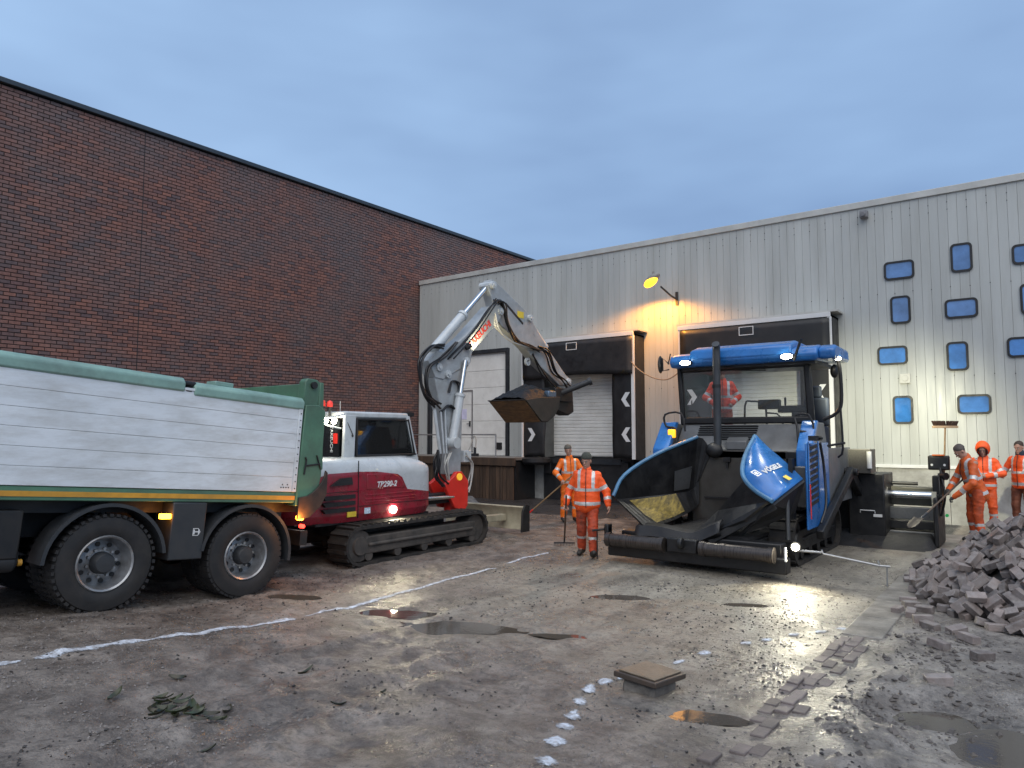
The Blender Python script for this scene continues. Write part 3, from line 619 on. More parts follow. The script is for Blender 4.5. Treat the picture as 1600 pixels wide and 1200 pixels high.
# wheels
def wheel(x, y, sgn, inner, lug):
    o = MB(); pr = [(-.16, .30), (-.17, .42), (-.155, .505), (-.12, .528), (0, .535), (.12, .528), (.155, .505), (.17, .42), (.165, .34), (.14, .30)]
    o.lathe([(a * sgn, r) for a, r in pr], (x, y, .535), 'x', 56)
    n = 44
    for k in range(n):
        a = 2 * math.pi * k / n; M = Matrix.Translation((x, y, .535)) @ Matrix.Rotation(a, 4, 'X')
        for s_ in (-1, 1):
            if lug: o.box((.05 * s_ if s_ > 0 else -.165, -.02, .515), (.165 if s_ > 0 else -.05, .02, .546), M)
            else: o.box((.03 * s_ if s_ > 0 else -.14, -.03, .51), (.14 if s_ > 0 else -.03, .03, .539), M)
    w_ = o.build('wheel', mtyre, TR, smooth=True)
    if inner: return w_
    r_ = MB(); r_.lathe([(.15 * sgn, .312), (.165 * sgn, .30), (.15 * sgn, .282), (.02 * sgn, .262), (-.02 * sgn, .24), (.0, .17), (.03 * sgn, .14), (.03 * sgn, .0)], (x, y, .535), 'x', 40).build('rim', mrim, w_, smooth=True)
    MB().lathe([(.03 * sgn, .125), (.12 * sgn, .115), (.15 * sgn, .095), (.155 * sgn, .0)], (x, y, .535), 'x', 24).build('hub', mplas, w_, smooth=True)
    nb = MB(); hb = MB()
    for k in range(10):
        a = 2 * math.pi * k / 10 + .2; c, s_ = math.cos(a), math.sin(a)
        nb.cyl((x + .02 * sgn, y + .155 * c, .535 + .155 * s_), (x + .06 * sgn, y + .155 * c, .535 + .155 * s_), .017, n=6)
        a += .31; c, s_ = math.cos(a), math.sin(a); hb.cyl((x - .004 * sgn, y + .207 * c, .535 + .207 * s_), (x + .006 * sgn, y + .207 * c, .535 + .207 * s_), .026, n=12)
    tag(nb.build('wheel_nuts', mrim, w_), kind='stuff'); tag(hb.build('hand_holes', mchas, w_), kind='stuff')
    return w_
wheel(1.08, 0, 1, False, False); wheel(1.08, -1.75, 1, False, True)
for y in (0, -1.75): wheel(.72, y, 1, True, y < -1); wheel(-1.08, y, -1, False, False); wheel(-.72, y, 1, True, False)
for y, a0, a1 in ((0, -8, 172), (-1.75, 8, 178)):
    mb = MB(); n = 22; vs = []
    for k in range(n + 1):
        a = R(a0 + (a1 - a0) * k / n)
        for r_, x in ((.625, .9), (.625, 1.262), (.665, 1.262), (.655, .9)): vs.append((x, y + r_ * math.cos(a), .535 + r_ * math.sin(a)))
    mb.add(vs, [(4 * k + j, 4 * k + (j + 1) % 4, 4 * k + 4 + (j + 1) % 4, 4 * k + 4 + j) for k in range(n) for j in range(4)] + [(0, 1, 2, 3), tuple(4 * n + j for j in range(4))])
    mb.build('mudguard', mplas, TR, smooth=True)
lk = MB().box((.85, -1.06, .53), (1.255, -.63, 1.215)).build('side_locker', mplas, TR, bevel=.015)
em = MB(); 
for q in ([(-.785, .905), (-.715, .905), (-.685, .86), (-.715, .815), (-.785, .815)],):
    n = len(q); mid = [((u + .74) * .84 - .74, (v - .86) * .84 + .86) for u, v in q]
    em.add([(1.258, u, v) for u, v in q] + [(1.258, u, v) for u, v in mid], [(i, (i + 1) % n, n + (i + 1) % n, n + i) for i in range(n)])
em.box((1.2565, -.775, .83), (1.2585, -.76, .89)).box((1.2565, -.715, .83), (1.2585, -.70, .89)).box((1.2565, -.76, .855), (1.2585, -.715, .868)); em.build('emblem', mwhite, lk)
MB().box((1.2, -1.2, 1.02), (1.27, -1.08, 1.08)).build('marker_lamp', mlitA, TR, bevel=.008)
MB().cyl((1.2, .78, 1.02), (1.28, .78, 1.02), .04).build('tail_lamp', mlitA, TR, smooth=True); MB().cyl((1.2, .86, 1.06), (1.27, .86, 1.06), .03).build('tail_lamp', mlitR, TR, smooth=True)
MB().cyl((1.2, .83, .9), (1.27, .83, .9), .028).build('tail_lamp', mlitR, TR, smooth=True)
MB().box((.5, -3.9, .62), (1.2, -2.6, 1.12)).build('battery_box', mchas, TR, bevel=.02)
MB().cyl((1.05, -4.0, .62), (1.05, -2.62, .62), .14, n=20).ell((1.05, -2.62, .62), (.14, .06, .14)).build('air_tank', mplas, TR, smooth=True)
MB().cyl((1.1, -2.57, .58), (1.1, -2.53, .58), .035).build('tank_valve', myel, TR)
MB().box((.55, -5.9, .5), (1.22, -4.2, 1.15)).build('fuel_tank', mplas, TR, bevel=.06)
MB().box((1.1, .86, 1.1), (1.2, .9, 1.17)).build('number_plate', mboard, TR)
ta = bpy.data.lights.new('tail_glow', 'POINT'); ta.energy = 6; ta.color = (1, .35, .05); ta.shadow_soft_size = .03; tb = bpy.data.objects.new('tail_glow', ta); COL.objects.link(tb); tb.location = (-8.28, 6.22, .99)

# ------------------------------------------------------------------ excavator
EX = empty('excavator', (-10.05, 9.4, 0)); tag(EX, 'red and white tracked excavator lifting a full bucket beside the truck', 'excavator')
mewh = mat('machine_white', (.52, .555, .57), .32, 0, .08, 4, dirt=(.36, .36, .34), da=.4, ds=2.5, coat=.3)
mered = mat('machine_red', (.30, .018, .035), .3, 0, .12, 4, dirt=(.11, .05, .045), da=.6, ds=7, coat=.25)
mbred = mat('bracket_red', (.72, .03, .02), .38, 0, .12, 5, coat=.2)
mtrk = mat('track_rubber', (.018, .017, .016), .75, 0, .3, 8, bump=.3, bs=40, dirt=(.06, .05, .04), da=.65, ds=4)
mtint = mat('tinted_glass', (.012, .015, .018), .05, 0, .3, 3, rv=.02, spec=.8)
mhose = mat('hydraulic_hose', (.012, .012, .014), .38, 0, .2, 8)
def gl(name, o, op=.35, tint=(.8, .85, .87)):
    m = bpy.data.materials.get(name)
    if not m:
        m = bpy.data.materials.new(name); m.use_nodes = True; t = m.node_tree; t.nodes.remove(t.nodes['Principled BSDF'])
        a = N(t, 'ShaderNodeBsdfTransparent'); a.inputs[0].default_value = (*tint, 1); g = N(t, 'ShaderNodeBsdfGlossy'); g.inputs['Roughness'].default_value = .03; fr = N(t, 'ShaderNodeFresnel', IOR=1.5)
        d = N(t, 'ShaderNodeBsdfDiffuse'); d.inputs[0].default_value = (.35, .36, .36, 1); mx1 = N(t, 'ShaderNodeMixShader'); mx1.inputs[0].default_value = op
        mx2 = N(t, 'ShaderNodeMixShader'); t.links.new(a.outputs[0], mx1.inputs[1]); t.links.new(d.outputs[0], mx1.inputs[2]); t.links.new(fr.outputs[0], mx2.inputs[0]); t.links.new(mx1.outputs[0], mx2.inputs[1]); t.links.new(g.outputs[0], mx2.inputs[2])
        t.links.new(mx2.outputs[0], t.nodes['Material Output'].inputs[0])
    return m
def E_(mb, name, m, parent=EX, **kw):
    o = mb.build(name, m, parent, **kw); return pin(o)
def crawler(root, x0, x1, y0, y1, h, lugs, mt, fr, drum):
    r = h / 2; n = 14; path = []
    for k in range(n + 1): a = R(90 + 180 * k / n); path.append((y0 + r + r * math.cos(a), r + r * math.sin(a)))
    for k in range(n + 1): a = R(-90 + 180 * k / n); path.append((y1 - r + r * math.cos(a), r + r * math.sin(a)))
    ins = [(y0 + r + (u - y0 - r) * .84 if u < y0 + r else (y1 - r + (u - y1 + r) * .84 if u > y1 - r else u), r + (v - r) * .84) for u, v in path]
    mb = MB(); m = len(path); vs = []
    for P_ in (path, ins):
        for x in (x0, x1): vs += [(x, u, v) for u, v in P_]
    q = lambda s_, i: s_ * m + i % m
    fs = []
    for i in range(m): fs += [(q(0, i), q(0, i + 1), q(1, i + 1), q(1, i)), (q(2, i), q(3, i), q(3, i + 1), q(2, i + 1)), (q(0, i), q(2, i), q(2, i + 1), q(0, i + 1)), (q(1, i), q(1, i + 1), q(3, i + 1), q(3, i))]
    mb.add(vs, fs)
    # grouser lugs all round
    per = [0]
    for i in range(m): a, b_ = path[i], path[(i + 1) % m]; per.append(per[-1] + math.dist(a, b_))
    for k in range(lugs):
        s_ = per[-1] * k / lugs; i = max(j for j in range(m) if per[j] <= s_); a, b_ = path[i], path[(i + 1) % m]; t = (s_ - per[i]) / max(1e-6, per[i + 1] - per[i])
        y, z = a[0] + (b_[0] - a[0]) * t, a[1] + (b_[1] - a[1]) * t; ty, tz = (b_[0] - a[0]), (b_[1] - a[1]); l = math.hypot(ty, tz) or 1; ty /= l; tz /= l
        M = Matrix(((1, 0, 0, 0), (0, ty, tz, y), (0, tz, -ty, z), (0, 0, 0, 1)))
        # outward normal is (tz,-ty) for this winding
        mb.box((x0 + .01, -.028, -.012), (x1 - .01, .028, .03), M)
    tk = E_(mb, 'track', mt, root)
    xm = (x0 + x1) / 2
    E_(MB().prism([(y0 + r * 1.25, r * .55), (y1 - r * 1.1, r * .55), (y1 - r * 1.15, r * 1.45), (y0 + r * 1.4, r * 1.45)], 'x', x0 + .06, x1 - .03).box((xm, y0 + r * 1.5, r * .95), (x1 + .012, y1 - r * 1.4, r * 1.12)), 'track_frame', fr, root, bevel=.02)
    E_(MB().lathe([(-(x1 - x0) / 2 + .05, .02), (-(x1 - x0) / 2 + .05, r * .8), ((x1 - x0) / 2 - .06, r * .8), ((x1 - x0) / 2 - .05, r * .5), ((x1 - x0) / 2 - .01, r * .45), ((x1 - x0) / 2 - .01, 0)], (xm, y0 + r, r), 'x', 24), 'drive_sprocket', drum, root, smooth=True)
    E_(MB().lathe([(-(x1 - x0) / 2 + .05, .02), (-(x1 - x0) / 2 + .05, r * .8), ((x1 - x0) / 2 - .08, r * .8), ((x1 - x0) / 2 - .1, 0)], (xm, y1 - r, r), 'x', 24), 'idler', drum, root, smooth=True)
    for k in range(5):
        y = y0 + r * 1.6 + (y1 - y0 - r * 3) * k / 4; E_(MB().cyl((x0 + .06, y, r * .45), (x1 - .04, y, r * .45), r * .26, n=14), 'roller', drum, root, smooth=True)
    return tk
mfrm = mat('undercarriage', (.055, .05, .045), .7, 0, .3, 6, bump=.3, bs=30, dirt=(.12, .10, .08), da=.6, ds=3)
crawler(EX, -9.46, -9.0, 7.6, 11.2, .64, 56, mtrk, mfrm, mfrm); crawler(EX, -11.2, -10.74, 7.45, 11.05, .64, 56, mtrk, mfrm, mfrm)
E_(MB().box((-10.75, 8.4, .3), (-9.45, 10.4, .6)).cyl((-10.1, 9.3, .55), (-10.1, 9.3, .74), .55, n=28), 'undercarriage', mfrm, bevel=.02)
# house shell: stacked rounded outlines, split into white hood and red panels
cx, cy, hx, hy = -10.1, 8.5, .8, 1.54; nA, nZ = 320, 72; vs = []
mR = 46; BY = [6.9, 7.05, 7.25, 7.52, 8.13, 8.92, 9.11, 9.24, 10.1]; BZ = [1.3, 1.34, 1.41, 1.5, 1.515, 1.485, 1.38, 1.16, 1.05]
for iz in range(nZ):
  for k in range(nA):
    a = 2 * math.pi * k / nA; c, s_ = math.cos(a), math.sin(a); yq = cy + hy * math.copysign(abs(s_) ** (2 / (7 if s_ > 0 else 3.0)), s_); zb = float(np.interp(yq, BY, BZ)); z = .69 + (zb - .69) * iz / mR if iz <= mR else zb + (1.735 - zb) * (iz - mR) / (nZ - 1 - mR)
    t = (z - .69) / 1.045; top = max(0, (t - .72) / .28); bot = max(0, .12 - t) / .12; ins = .26 * (1 - math.sqrt(max(0, 1 - top * top))) + .05 * bot
    if True:
        e = 2 / (5.2 if s_ > 0 else 3.4)
        x = hx * math.copysign(abs(c) ** e, c); y = hy * math.copysign(abs(s_) ** (2 / (7 if s_ > 0 else 3.0)), s_)
        fr = max(0, (y - .9) / .64); drop = .0
        vs.append((cx + x * (1 - ins / hx), cy + y * (1 - ins / hy * .8), min(z, 1.735 - .40 * fr ** 2 * max(0, t - .3) * 1.3)))
V = np.array(vs); F = []
for i in range(nZ - 1):
    k = np.arange(nA); F.append(np.stack([i * nA + k, i * nA + (k + 1) % nA, (i + 1) * nA + (k + 1) % nA, (i + 1) * nA + k], 1))
F = np.concatenate(F)
red = np.repeat(np.arange(nZ - 1), nA) < mR
for nm, msk, mm in (('engine_cover', red, mered), ('hood', ~red, mewh)):
    o = npmesh(nm, V, F[msk], mm, EX); pin(o)
    bm = bmesh.new(); bm.from_mesh(o.data); bmesh.ops.delete(bm, geom=[v for v in bm.verts if not v.link_faces], context='VERTS')
    bm.to_mesh(o.data); bm.free(); o.data.shade_smooth()
E_(MB().prism([(cx + .54 * math.copysign(abs(math.cos(a)) ** .5, math.cos(a)), cy + 1.22 * math.copysign(abs(math.sin(a)) ** .5, math.sin(a))) for a in np.linspace(0, 2 * math.pi, 48, endpoint=False)], 'z', 1.55, 1.737), 'hood_top', mewh, bevel=.0)
E_(MB().box((cx - .7, cy - 1.2, .66), (cx + .7, cy + 1.4, .7)), 'belly_plate', mchas)
XS = cx + hx
# panel joints, louvres and stickers on the near side
j = MB().box((XS - .01, 8.085, .74), (XS + .004, 8.097, 1.70)).box((XS - .01, 7.3, 1.19), (XS + .003, 8.08, 1.2)).box((XS - .01, 8.11, .93), (XS + .003, 10.0, .94)); E_(j, 'panel_joint', mchas)
for z in (1.11, 1.005, .90): E_(MB().prism([(7.42, z - .035), (8.03, z - .03), (8.03, z + .035), (7.36, z + .03)], 'x', XS - .06, XS + .006), 'louvre', mblack)
E_(MB().prism([(7.52, 1.30), (7.97, 1.31), (7.95, 1.43), (7.72, 1.42)], 'x', XS - .05, XS + .006), 'intake_grille', mblack)
rp2 = [(8.27, 1.21), (9.17, 1.2), (9.12, 1.3), (8.98, 1.42), (8.85, 1.455), (8.27, 1.47)]
sd_ = E_(MB().prism(rp2, 'x', XS - .02, XS + .012), 'side_door', mered, bevel=.01)
MT = frame((XS + .016, 8.72, 1.275), (0, 1, 0), (0, 0, 1)); t_ = text('lettering', 'TB290-2', mwhite, .135, MT, sd_, .002, .25, .004)
for z in (1.1, 1.03, .985): E_(MB().prism([(8.25, z), (9.45, z), (9.42, z + .02), (8.25, z + .02)], 'x', XS - .01, XS + .008), 'rib', mered, bevel=.004)
E_(MB().box((XS - .01, 7.86, .775), (XS + .004, 8.05, .86)), 'warning_sticker', mat('sticker_yellow', (.75, .55, .05), .5)); E_(MB().box((XS - .01, 8.23, .80), (XS + .004, 8.36, .90)), 'sticker', mat('sticker_pale', (.55, .65, .75), .5, 0, .5, 40))
E_(MB().cyl((XS - .02, 8.89, .82), (XS + .03, 8.89, .82), .06), 'side_lamp', mlitW, smooth=True)
spot('excavator_side_light', (XS + .05, 8.89, .82), (-7.6, 8.2, .0), 46, (1, .88, .6), 120, .8, r=.06)
# cab
cb = E_(MB().box((-11.0, 8.35, 1.45), (-10.0, 10.25, 1.72)).box((-10.98, 8.36, 2.44), (-10.0, 9.95, 2.56)), 'cab', mewh, bevel=.035)
def C_(mb, n, m, **k): return E_(mb, n, m, cb, **k)
for xq in (-10.03, -10.97):
    C_(MB().bar((xq, 8.47, 1.7), (xq, 8.5, 2.5), .26, .07, (1, 0, 0)), 'cab_post', mewh, bevel=.02); C_(MB().bar((xq, 10.2, 1.6), (xq, 9.93, 2.5), .10, .07, (1, 0, 0)), 'cab_post', mewh, bevel=.02)
C_(MB().bar((-10.0, 8.63, 1.76), (-10.0, 10.16, 1.76), .05, .03).bar((-10.0, 8.63, 2.42), (-10.0, 9.93, 2.42), .05, .03).bar((-10.0, 8.64, 1.74), (-10.0, 8.64, 2.44), .05, .03, (0, 1, 0)).bar((-10.0, 10.12, 1.75), (-10.0, 9.93, 2.44), .05, .03, (0, 1, 0)), 'window_seal', mblack, bevel=.01)
mgc = gl('cab_glass', None, .04, (.55, .6, .6))
C_(MB().plate([(-10.01, 8.64, 1.75), (-10.01, 10.14, 1.75), (-10.01, 9.94, 2.43), (-10.01, 8.64, 2.43)], .008), 'side_pane', mgc); C_(MB().plate([(-10.98, 8.64, 1.75), (-10.98, 10.14, 1.75), (-10.98, 9.94, 2.43), (-10.98, 8.64, 2.43)], .008), 'side_pane', mgc)
C_(MB().plate([(-10.95, 10.19, 1.7), (-10.05, 10.19, 1.7), (-10.05, 9.94, 2.45), (-10.95, 9.94, 2.45)], .008), 'front_pane', mgc)
rw = C_(MB().box((-10.85, 8.335, 1.72), (-10.13, 8.36, 2.40)), 'rear_pane', mtint)
MT = frame((-10.32, 8.33, 2.06), (0, 0, -1), (1, 0, 0)); t_ = text('lettering', 'TAKEUCHI', mwhite, .10, MT, rw)
C_(MB().box((-10.26, 8.322, 1.98), (-10.15, 8.333, 2.16)), 'red_badge', mlitR if False else mbred)
C_(MB().box((-10.75, 8.75, 1.72), (-10.3, 9.2, 1.9)).bar((-10.52, 8.8, 1.85), (-10.52, 8.62, 2.4), .42, .14, (0, 1, 0)), 'seat', mchas, bevel=.04)
C_(MB().tube([(-10.2, 9.75, 1.72), (-10.2, 9.75, 2.05), (-10.2, 9.85, 2.08), (-10.2, 9.92, 2.0), (-10.2, 9.9, 1.72)], .016, 8, 4), 'grab_rail', mgal, smooth=True)
C_(MB().cyl((-10.3, 8.5, 2.56), (-10.3, 8.5, 2.75), .008), 'antenna', mtrimg)
C_(MB().tube([(-10.02, 8.36, 2.5), (-10.1, 8.1, 2.44), (-10.25, 7.95, 2.42), (-10.25, 7.75, 2.43), (-10.05, 7.7, 2.40)], .016, 8, 4).tube([(-10.1, 8.36, 2.25), (-10.15, 8.1, 2.3), (-10.25, 7.95, 2.42)], .016), 'lamp_rack', mewh, smooth=True)
for x, y in ((-10.2, 8.02), (-10.32, 8.28)):
    bc = C_(MB().cyl((x, y, 2.42), (x, y, 2.62), .022).cyl((x, y, 2.56), (x, y, 2.64), .045), 'beacon', mchas); E_(MB().lathe([(0, .052), (.06, .055), (.1, .04), (.12, 0)], (x, y, 2.64), 'z', 16), 'beacon_lens', mat('beacon_red', (.55, .04, .03), .25, emit=(1, .06, .04), es=.25), bc, smooth=True)
for x, y in ((-10.12, 8.05), (-10.14, 8.25)): C_(MB().cyl((x, y, 2.40), (x + .03, y - .05, 2.36), .04), 'work_lamp', mlitW, smooth=True)
C_(MB().tube([(-10.0, 8.42, 2.36), (-9.98, 8.5, 2.2), (-9.98, 8.53, 2.14)], .008).ell((-9.98, 8.53, 2.12), (.02, .02, .025)), 'cab_cable', mhose)
C_(MB().box((-10.2, 9.95, 2.5), (-10.0, 10.1, 2.58)).cyl((-10.1, 10.02, 2.54), (-10.1, 10.12, 2.52), .04), 'front_lamp', mchas)
# swing bracket, boom, stick
BXc = -10.25
E_(MB().prism([(11.03, 1.11), (11.27, 1.25), (11.38, 1.36), (11.54, 1.36), (11.76, 1.15), (11.74, .64), (11.66, .55), (11.33, .6), (11.06, 1.01)], 'x', BXc - .26, BXc - .17).prism([(11.03, 1.11), (11.27, 1.25), (11.38, 1.36), (11.54, 1.36), (11.76, 1.15), (11.74, .64), (11.66, .55), (11.33, .6), (11.06, 1.01)], 'x', BXc + .17, BXc + .26).cyl((BXc, 11.5, .5), (BXc, 11.5, 1.0), .16), 'swing_bracket', mbred, bevel=.012)
E_(MB().box((BXc - .16, 10.0, .72), (BXc + .16, 11.36, .92)), 'swing_mount', mchas, bevel=.012)
E_(MB().cyl((BXc + .2, 11.45, 1.25), (BXc + .29, 11.45, 1.25), .075), 'boom_pin', mat('pin_yellow_glow', (.7, .45, .05), .4, emit=(1, .5, .03), es=.3), smooth=True)  # yellow pin with a faint painted-in glow, though it is no lamp
E_(MB().cyl((BXc + .22, 10.0, .86), (BXc + .22, 11.3, .84), .045), 'swing_cylinder', mchrome, smooth=True)
mboom = mat('boom_white', (.38, .405, .415), .38, 0, .12, 4, dirt=(.2, .2, .19), da=.5, ds=3)
lower = [(11.27, 1.3), (11.64, 1.3), (11.68, 2.4), (11.62, 3.37), (11.93, 3.7), (11.81, 3.84), (11.02, 3.5), (10.81, 3.32), (10.92, 2.9), (11.22, 2.3)]
E_(MB().prism(lower, 'x', BXc - .14, BXc + .14), 'lower_boom', mboom, bevel=.015)
up_ = [(10.58, 3.66), (10.86, 3.88), (11.12, 3.88), (11.75, 4.30), (12.68, 5.10), (13.0, 5.18), (13.13, 5.01), (12.9, 4.72), (11.99, 3.96), (11.93, 3.72), (11.05, 3.3), (10.81, 3.32)]
ub = E_(MB().prism(up_, 'x', BXc - .16, BXc + .16), 'upper_boom', mboom, bevel=.015)
MT = frame((BXc + .165, 12.25, 4.40), (0, .57, .47), (0, -.47, .57)); t_ = text('lettering', 'TAKEUCHI', mat('logo_red', (.62, .05, .03), .5), .20, MT, ub, .002, 0, .006)
arm = [(12.58, 5.57), (12.74, 5.74), (12.9, 5.7), (14.16, 5.15), (14.36, 4.96), (15.1, 4.31), (15.86, 3.74), (16.12, 3.62), (16.04, 3.45), (15.6, 3.42), (14.49, 3.97), (14.05, 4.27), (13.1, 4.70), (12.87, 4.87), (12.77, 5.2)]
sk = E_(MB().prism(arm, 'x', BXc - .12, BXc + .12), 'stick', mboom, bevel=.015)
E_(MB().bar((BXc + .125, 13.25, 5.25), (BXc + .125, 13.95, 4.85), .012, .05), 'black_stripe', mblack, sk); E_(MB().box((BXc + .121, 13.72, 4.98), (BXc + .128, 13.98, 5.14)), 'warning_sticker', MATS['sticker_yellow'], sk)
for y, z in ((12.72, 5.6), (14.2, 5.02), (13.0, 5.02), (15.95, 3.55), (10.9, 3.55), (11.18, 3.42), (11.78, 3.75)): E_(MB().cyl((BXc - .2, y, z), (BXc + .2, y, z), .085, n=18).cyl((BXc + .2, y, z), (BXc + .225, y, z), .04, n=10), 'pivot_pin', mewh, smooth=True)
def ram(a, b, c, r, x, nm): 
    o = E_(MB().cyl((x, *a), (x, *b), r, n=18).cyl((x, *[a[i] + (b[i] - a[i]) * .94 for i in (0, 1)]), (x, *b), r * 1.18, n=18), nm, mewh, smooth=True); E_(MB().cyl((x, *b), (x, *c), r * .55, n=14), 'piston_rod', mchrome, o, smooth=True)
ram((10.88, 3.92), (11.84, 4.80), (12.70, 5.58), .105, BXc + .02, 'stick_cylinder'); ram((14.15, 5.08), (15.05, 4.38), (15.9, 3.76), .085, BXc + .02, 'bucket_cylinder'); ram((11.26, 1.99), (11.5, 3.01), (11.66, 3.74), .095, BXc + .24, 'boom_cylinder')
E_(MB().cyl((BXc + .12, 11.26, 1.97), (BXc + .38, 11.26, 1.97), .12, n=20), 'cylinder_eye', mewh, smooth=True)
for k, (dy, zt) in enumerate(((0, 2.66), (.12, 2.62), (.2, 2.66))): E_(MB().tube([(BXc + .2, 10.92 + dy, 1.75), (BXc + .2, 10.74 + dy * 1.6, zt)], .034 if k == 0 else .02), 'hydraulic_pipe', mewh, smooth=True)
rh = random.Random(3)
def hose(pts, n, sp, r=.021, m=None):
    for k in range(n):
        E_(MB().tube([(BXc + .16 + rh.uniform(-.02, .02) + .035 * (k % 4), y + rh.uniform(-sp, sp), z + rh.uniform(-sp, sp)) for y, z in pts], r, 7, 5), 'hydraulic_hose', m or mhose, smooth=True)
hose([(11.0, 3.98), (10.6, 3.95), (10.33, 3.57), (10.35, 3.1), (10.6, 2.85), (10.85, 2.72)], 5, .06); hose([(11.4, 4.1), (10.95, 3.7), (10.55, 3.5), (10.5, 3.1), (10.72, 2.75)], 4, .05)
hose([(11.2, 3.75), (11.9, 4.35), (12.5, 4.95), (12.8, 5.25)], 4, .035, .017); hose([(12.8, 5.25), (13.05, 5.2), (13.2, 4.8), (13.55, 4.4), (14.1, 4.3), (14.5, 4.25)], 5, .05, .019)
hose([(12.75, 4.9), (12.85, 4.6), (13.2, 4.4), (13.8, 4.25), (14.3, 4.3)], 3, .05, .019, mtrimg); hose([(14.5, 4.35), (14.9, 4.2), (15.2, 3.75), (15.6, 3.55), (15.9, 3.35)], 4, .05, .02); hose([(14.3, 4.1), (14.7, 3.7), (15.2, 3.4), (15.7, 3.3)], 2, .05, .02)
hose([(11.2, 3.05), (11.3, 3.3), (11.5, 3.25), (11.56, 3.0)], 2, .03, .02); hose([(10.95, 2.6), (11.2, 2.75), (11.45, 2.6), (11.45, 2.4)], 3, .04, .018)
hose([(10.85, 1.8), (10.8, 1.55), (10.85, 1.3), (11.05, 1.1)], 5, .06); hose([(11.2, 1.8), (11.1, 1.5), (11.15, 1.2)], 3, .05, .017, mtrimg); hose([(11.7, 1.75), (11.95, 1.5), (11.9, 1.1), (11.75, .95)], 4, .05, .016, mtrimg)
E_(MB().box((BXc + .1, 11.65, 1.55), (BXc + .22, 11.9, 1.8)), 'valve_block', mewh, bevel=.01)
E_(MB().lathe([(-.03, .05), (-.03, .10), (.03, .10), (.03, .05), (-.03, .05)], (BXc + .02, 14.28, 3.95), 'x', 18), 'lifting_eye', mewh, smooth=True)
# bucket and the asphalt in it
mbk = mat('bucket_steel', (.05, .045, .04), .5, .3, .3, 5, bump=.2, bs=25, dirt=(.02, .02, .02), da=.5, ds=3)
mbr = mat('bucket_worn_floor', (.20, .115, .05), .55, .1, .35, 3, bump=.3, bs=20, dirt=(.05, .032, .02), da=.75, ds=5, stretch=(1, 3, 3))
bpf = [(13.70, 2.97), (14.36, 2.47), (14.66, 2.48), (14.95, 2.62), (15.15, 2.85), (15.2, 3.1)]
for x0, x1 in ((-11.0, -10.96), (-9.9, -9.86)): E_(MB().prism(bpf + [(14.4, 3.06)], 'x', x0, x1), 'bucket_side', mbk, bevel=.006)
bfm = MB()
for (a, b_) in zip(bpf[:1], bpf[1:2]): bfm.plate([(-10.96, *a), (-9.9, *a), (-9.9, *b_), (-10.96, *b_)], .025)
bfl = E_(bfm, 'bucket_floor', mbr); bfm = MB()
for (a, b_) in zip(bpf[1:-1], bpf[2:]): bfm.plate([(-10.96, *a), (-9.9, *a), (-9.9, *b_), (-10.96, *b_)], .025)
E_(bfm, 'bucket_back', mbk)
E_(MB().bar((-11.0, 13.69, 2.975), (-9.86, 13.69, 2.975), .05, .025), 'cutting_edge', mbk)
E_(MB().box((-10.45, 15.0, 2.75), (-10.05, 15.3, 3.3)).box((-10.5, 15.2, 3.0), (-10.0, 16.0, 3.35)).prism([(15.9, 3.35), (16.15, 3.35), (16.2, 2.75), (15.95, 2.65), (15.3, 2.8), (15.3, 3.05)], 'x', -10.42, -10.08), 'coupler', mchas, bevel=.02)
E_(MB().cyl((-10.1, 15.5, 3.2), (-9.35, 15.85, 3.52), .075, n=16).cyl((-9.4, 15.82, 3.5), (-9.33, 15.86, 3.53), .1, n=16), 'tilt_cylinder', mplas, smooth=True)
E_(MB().box((-10.02, 14.7, 3.08), (-9.88, 15.05, 3.24)), 'hydraulic_block', mat('steel_blue', (.14, .2, .28), .35, .5), bevel=.02)
masp = mat('fresh_asphalt', (.012, .012, .013), .6, 0, .5, 30, bump=.7, bs=60)
u = np.linspace(0, 1, 44); UU, VV = np.meshgrid(u, u, indexing='ij'); HX = -10.955 + 1.05 * UU; HY = 13.73 + 1.4 * VV
HZ = 2.98 + .1 * VV + .30 * (np.sin(math.pi * UU) * np.sin(math.pi * np.clip(VV * .95 + .03, 0, 1))) ** .6 * (.6 + .9 * (fbm(HX, HY, 3.2, 4, 11) + .5)) + .05 * fbm(HX, HY, 14, 3, 12) * (np.sin(math.pi * UU) > .1)
n = 44; ix = np.arange(n - 1)[:, None] * n + np.arange(n - 1)[None]; HF = np.stack([ix, ix + n, ix + n + 1, ix + 1], -1).reshape(-1, 4)
o = npmesh('asphalt_load', np.stack([HX, HY, HZ], -1).reshape(-1, 3), HF, masp); tag(o, 'heap of black hot asphalt filling the raised excavator bucket', 'asphalt')
# dozer blade
E_(MB().prism([(12.35, .12), (12.45, .12), (12.52, .3), (12.47, .55), (12.38, .62), (12.33, .6), (12.4, .5), (12.42, .32)], 'x', -11.2, -8.98).bar((-10.7, 11.0, .4), (-10.7, 12.36, .36), .14, .14).bar((-9.5, 11.0, .4), (-9.5, 12.36, .36), .14, .14), 'dozer_blade', mat('blade_cream', (.42, .38, .27), .5, 0, .2, 4, dirt=(.12, .1, .07), da=.6), bevel=.01)
E_(MB().prism([(12.27, .08), (12.55, .08), (12.56, .62), (12.4, .66), (12.3, .5)], 'x', -8.98, -8.94), 'blade_end', mchas, bevel=.006)
E_(MB().cyl((BXc + .2, 11.72, 4.02), (BXc + .26, 11.84, 4.1), .05), 'boom_lamp', mchas); E_(MB().cyl((BXc + .262, 11.842, 4.102), (BXc + .264, 11.848, 4.106), .04), 'boom_lens', mlitW)
spot('excavator_boom_light', (BXc + .42, 11.78, 4.02), (BXc + .05, 13.0, 4.75), 42, (1, .86, .55), 95, .8, r=.05)
